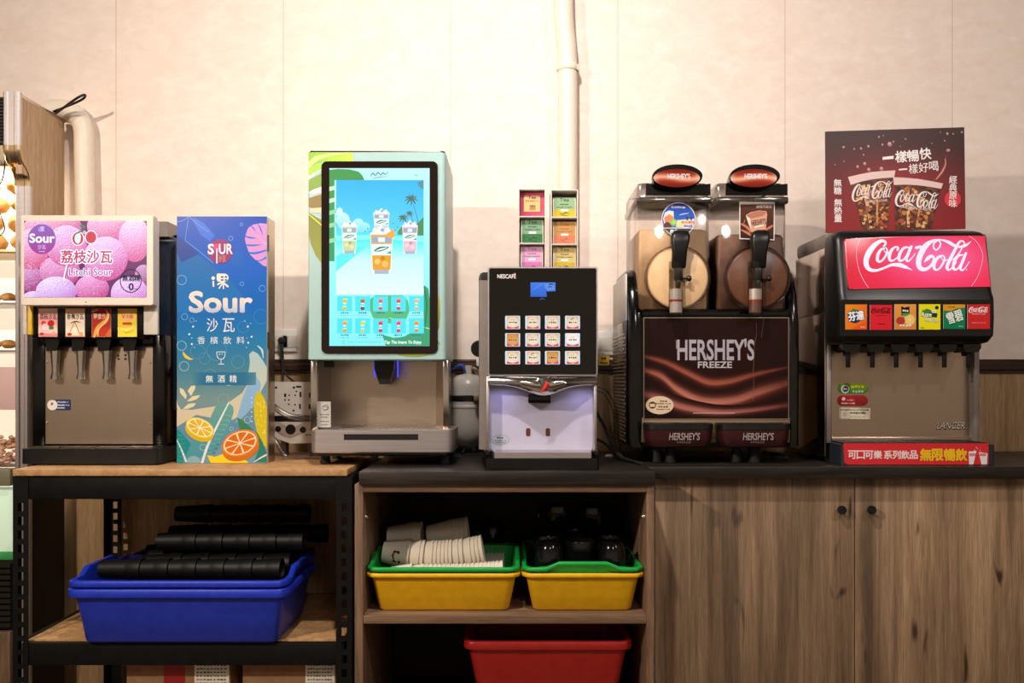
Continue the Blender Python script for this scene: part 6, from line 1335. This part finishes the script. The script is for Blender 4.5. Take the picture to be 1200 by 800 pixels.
def cup(loc, tilt, yaw, label, group, printed=False):
    global proto_used
    o = proto if not proto_used else proto.copy()
    if proto_used: C.objects.link(o)
    proto_used = True
    o.location = loc; o.rotation_euler = (0, R(tilt), R(yaw)); props(o, label, 'paper cup', group)
    if printed:
        q = printed_mesh.copy(); C.objects.link(q); q.parent = o
    return o
_tmp = bpy.data.objects.new('paper_cup_base', None); C.objects.link(_tmp)
printed_mesh = cup_print(_tmp); bpy.data.objects.remove(_tmp); C.objects.unlink(printed_mesh)
printed_mesh.parent = None
rnd = random.Random(21)
def stack(x0, x1, y, z, group, label, gaps, t0=0, t1=0, prints={}):
    """cups nested along a gently curved line; t0 and t1 are the dips of the first and last cup"""
    x, i, dz = x0, 0, 0
    n = max(2, int((x1 - x0 - CL) / .0125)); pos = []
    while x + CL < x1:
        t = t0 + (t1 - t0) * min(1, i / n); pos.append((x, dz, t))
        g_ = gaps[i] if i < len(gaps) else rnd.choice((.011, .0115, .012, .013)); t2 = t0 + (t1 - t0) * min(1, (i + 1) / n); tm = R((t + t2) / 2)
        # the next cup slides along the axis the two share
        m0 = Vector((x + CL / 2 * math.cos(R(t)), 0, dz - CL / 2 * math.sin(R(t)))); m1 = m0 + Vector((math.cos(tm), 0, -math.sin(tm))) * g_
        x, dz = m1.x - CL / 2 * math.cos(R(t2)), m1.z + CL / 2 * math.sin(R(t2)); i += 1
    mid = sum(p[1] for p in pos) / len(pos)
    for i, (x, d, t) in enumerate(pos):
        cup((x, y, z + d - mid), t, 0, prints.get(i, label), None if i in prints else group, i in prints)
YCU = 2.49; zc_ = .587
stack(-.376, X_(567, YCU), YCU, zc_, 'paper cups in the upper front stack', 'white paper cup nested in the upper front stack in the green tub', [.030, .012, .026, .0115, .012, .011, .011, .0115, .019, .013, .023, .012, .0115, .012, .013, .02], 7, -13,
      {0: 'leftmost printed paper cup, base outward, of the upper front stack in the green tub', 8: 'paper cup with a brown curl print midway along the upper front stack'})
stack(-.362, -.018, 2.418, .5325, 'paper cups in the low front row', 'white paper cup whose rim peeks over the green tub edge below the front stack', [.034], 2, -5)
stack(-.362, -.018, 2.583, .5285, 'paper cups lying deep in the green tub', 'paper cup lying deep in the green tub behind the low front row', [])
stack(-.376, -.262, 2.585, .622, 'paper cups in the dim rear left stack', 'dim paper cup in the rear left stack behind the upper front stack', [.0125] * 9, 0, -1)
stack(-.258, -.125, 2.60, .624, 'paper cups in the dim rear right stack', 'dim paper cup in the rear right stack leaning behind the upper front stack', [.012] * 9, -4, -8)

# ------------------------------------------------------------------ black mugs
mr, mh = .041, .078
mg = bpy.data.objects.new('mug', None); C.objects.link(mg)
bd = MB().lathe([(0, 0), (.026, 0), (.030, .003), (.036, .02), (mr, .05), (mr, mh - .002), (mr - .001, mh), (mr - .003, mh), (mr - .004, .05), (.033, .02), (.026, .006), (0, .006)], (0, 0, 0), 'Z', 26, cap=False).build('mug_body', M['mug'], mg, 60)
MB().tube([(mr - .002, 0, mh * .82), (mr + .014, 0, mh * .84), (mr + .022, 0, mh * .62), (mr + .017, 0, mh * .38), (mr - .004, 0, mh * .28)], .0045, 8).build('handle', M['mug'], mg)
first = True
def mug(loc, rot, label, group='black mugs heaped in the right green tub'):
    global first
    o = mg if first else copy_tree(mg); first = False
    o.location = loc; o.rotation_euler = tuple(R(a) for a in rot); props(o, label, 'mug', group); return o
zb_ = ZSH + .0245
rnd = random.Random(5)
MX, MY = (.110, .196, .282), (2.420, 2.530, 2.640)
for j in range(3):
    for i in range(3):
        mug((MX[i], MY[j], zb_), (0, 0, 90), 'black mug in the bottom layer of the right green tub')
z2 = zb_ + mh + .001
mug((.106, 2.425, z2 + mh), (180, 0, 80), 'glossy black mug upside down with two bright glints, front left of the right green tub', None)
mug((.285, 2.43, z2 + mh), (180, 0, 30), 'black mug upside down at the front right of the right green tub', None)
mug((.196, 2.445, z2), (0, 0, 90), 'black mug standing upright at the front centre of the right green tub', None)
for k, (x, y) in enumerate(((.105, 2.545), (.196, 2.565), (.29, 2.555), (.11, 2.66), (.20, 2.685), (.29, 2.67))):
    mug((x, y, z2 + (mh if k % 2 else 0)), (180 if k % 2 else 0, 0, (85, -80, 85, 85, -95, 85)[k]), 'black mug in the upper layer at the back of the right green tub')
z3 = z2 + mh + .001
mug((.245, 2.575, z3 + .0005), (0, 0, 60), 'black mug on the very top of the heap in the right green tub', None)
mug((.14, 2.60, z3 + .0005), (0, 0, 160), 'black mug on top of the heap at the left of the right green tub', None)
for k, x in enumerate((-.30, -.21, -.12)):
    mug((x, 2.79, zb_), (0, 0, 90), 'black mug low in the rear green tub', 'black mugs in the rear green tub')
for k, (x, y) in enumerate(((-.16, 2.79), (-.065, 2.79))):
    mug((x, y, z2 + mh), (180, 0, 90), ('dark mug upside down at the back, just right of the paper cups', 'dark mug upside down at the back, left of the right tub heap')[k], None)

# ------------------------------------------------------------------ black tumblers in the blue tubs
tl = .118; ta, tb_ = .0245, .0300
tproto = MB().lathe([(0, .003), (ta - .001, .003), (ta - .001, 0), (ta, 0), (ta + (tb_ - ta) * .62, tl * .62), (tb_ - .001, tl * .72), (tb_, tl * .74), (tb_, tl - .001), (tb_ + .0012, tl), (tb_ - .0012, tl + .0003), (tb_ - .0016, tl * .74), (ta - .001, .004), (0, .004)], (0, 0, 0), 'X', 22, cap=False).build('plastic_tumbler', M['tumbler'], None, 45)
tproto.data.transform(Matrix.Translation((-min(v.co.x for v in tproto.data.vertices), 0, -max(v.co.z for v in tproto.data.vertices) / 2)))
tused = False
def tstack(x0, n, y, z, yaw, label, group, sp=.079, tilt=0):
    global tused
    d = Vector((math.cos(R(yaw)) * math.cos(R(tilt)), math.sin(R(yaw)), -math.sin(R(tilt))))
    for i in range(n):
        o = tproto if not tused else tproto.copy()
        if tused: C.objects.link(o)
        tused = True
        o.location = Vector((x0, y, z)) + d * sp * i; o.rotation_euler = (0, R(tilt), R(yaw)); props(o, label, 'tumbler', group)
ybase = ZS + .0224 + .0076
for j in range(4):
    tstack(-1.148, 5, 2.385 + .072 * j, ybase + .0315, 0, 'black plastic tumbler deep in the front blue tub', 'tumblers deep in the front blue tub')
for j in range(4):
    tstack(-1.155, 6, 2.39 + .068 * j, ybase + .096, 0, 'black plastic tumbler just below the rim of the front blue tub', 'tumblers below the front tub rim')
tstack(X_(119, 2.425), 6, 2.425, ybase + .159, 0, 'black plastic tumbler in the long front row lying on top of the front blue tub', 'tumblers in the top front row')
tstack(-1.08, 5, 2.50, ybase + .159, 0, 'black plastic tumbler in the second row lying on top of the front blue tub', 'tumblers in the top second row')
tstack(-1.09, 5, 2.57, ybase + .159, 0, 'black plastic tumbler in the third row lying on top of the front blue tub', 'tumblers in the top third row')
tstack(-1.05, 5, 2.535, ybase + .216, 0, 'black plastic tumbler in the raised row above the second and third rows', 'tumblers in the raised row')
rb = ZS + .008
for k in range(3):
    for j in range(2):
        tstack(-1.18, 5, 2.765 + .07 * j, rb + .032 + .064 * k, 0, 'black plastic tumbler in the blue tub at the back of the rack', 'tumblers in the rear blue tub')
tstack(-1.12, 6, 2.80, rb + .032 + .064 * 2 + .0555, 0, 'black plastic tumbler in the top row of the rear blue tub', 'tumblers on the rear tub top row')
tstack(-1.10, 5, 2.80, rb + .032 + .064 * 3 + .0555, 0, 'black plastic tumbler in the highest dark row at the back of the rack', 'tumblers in the highest row')
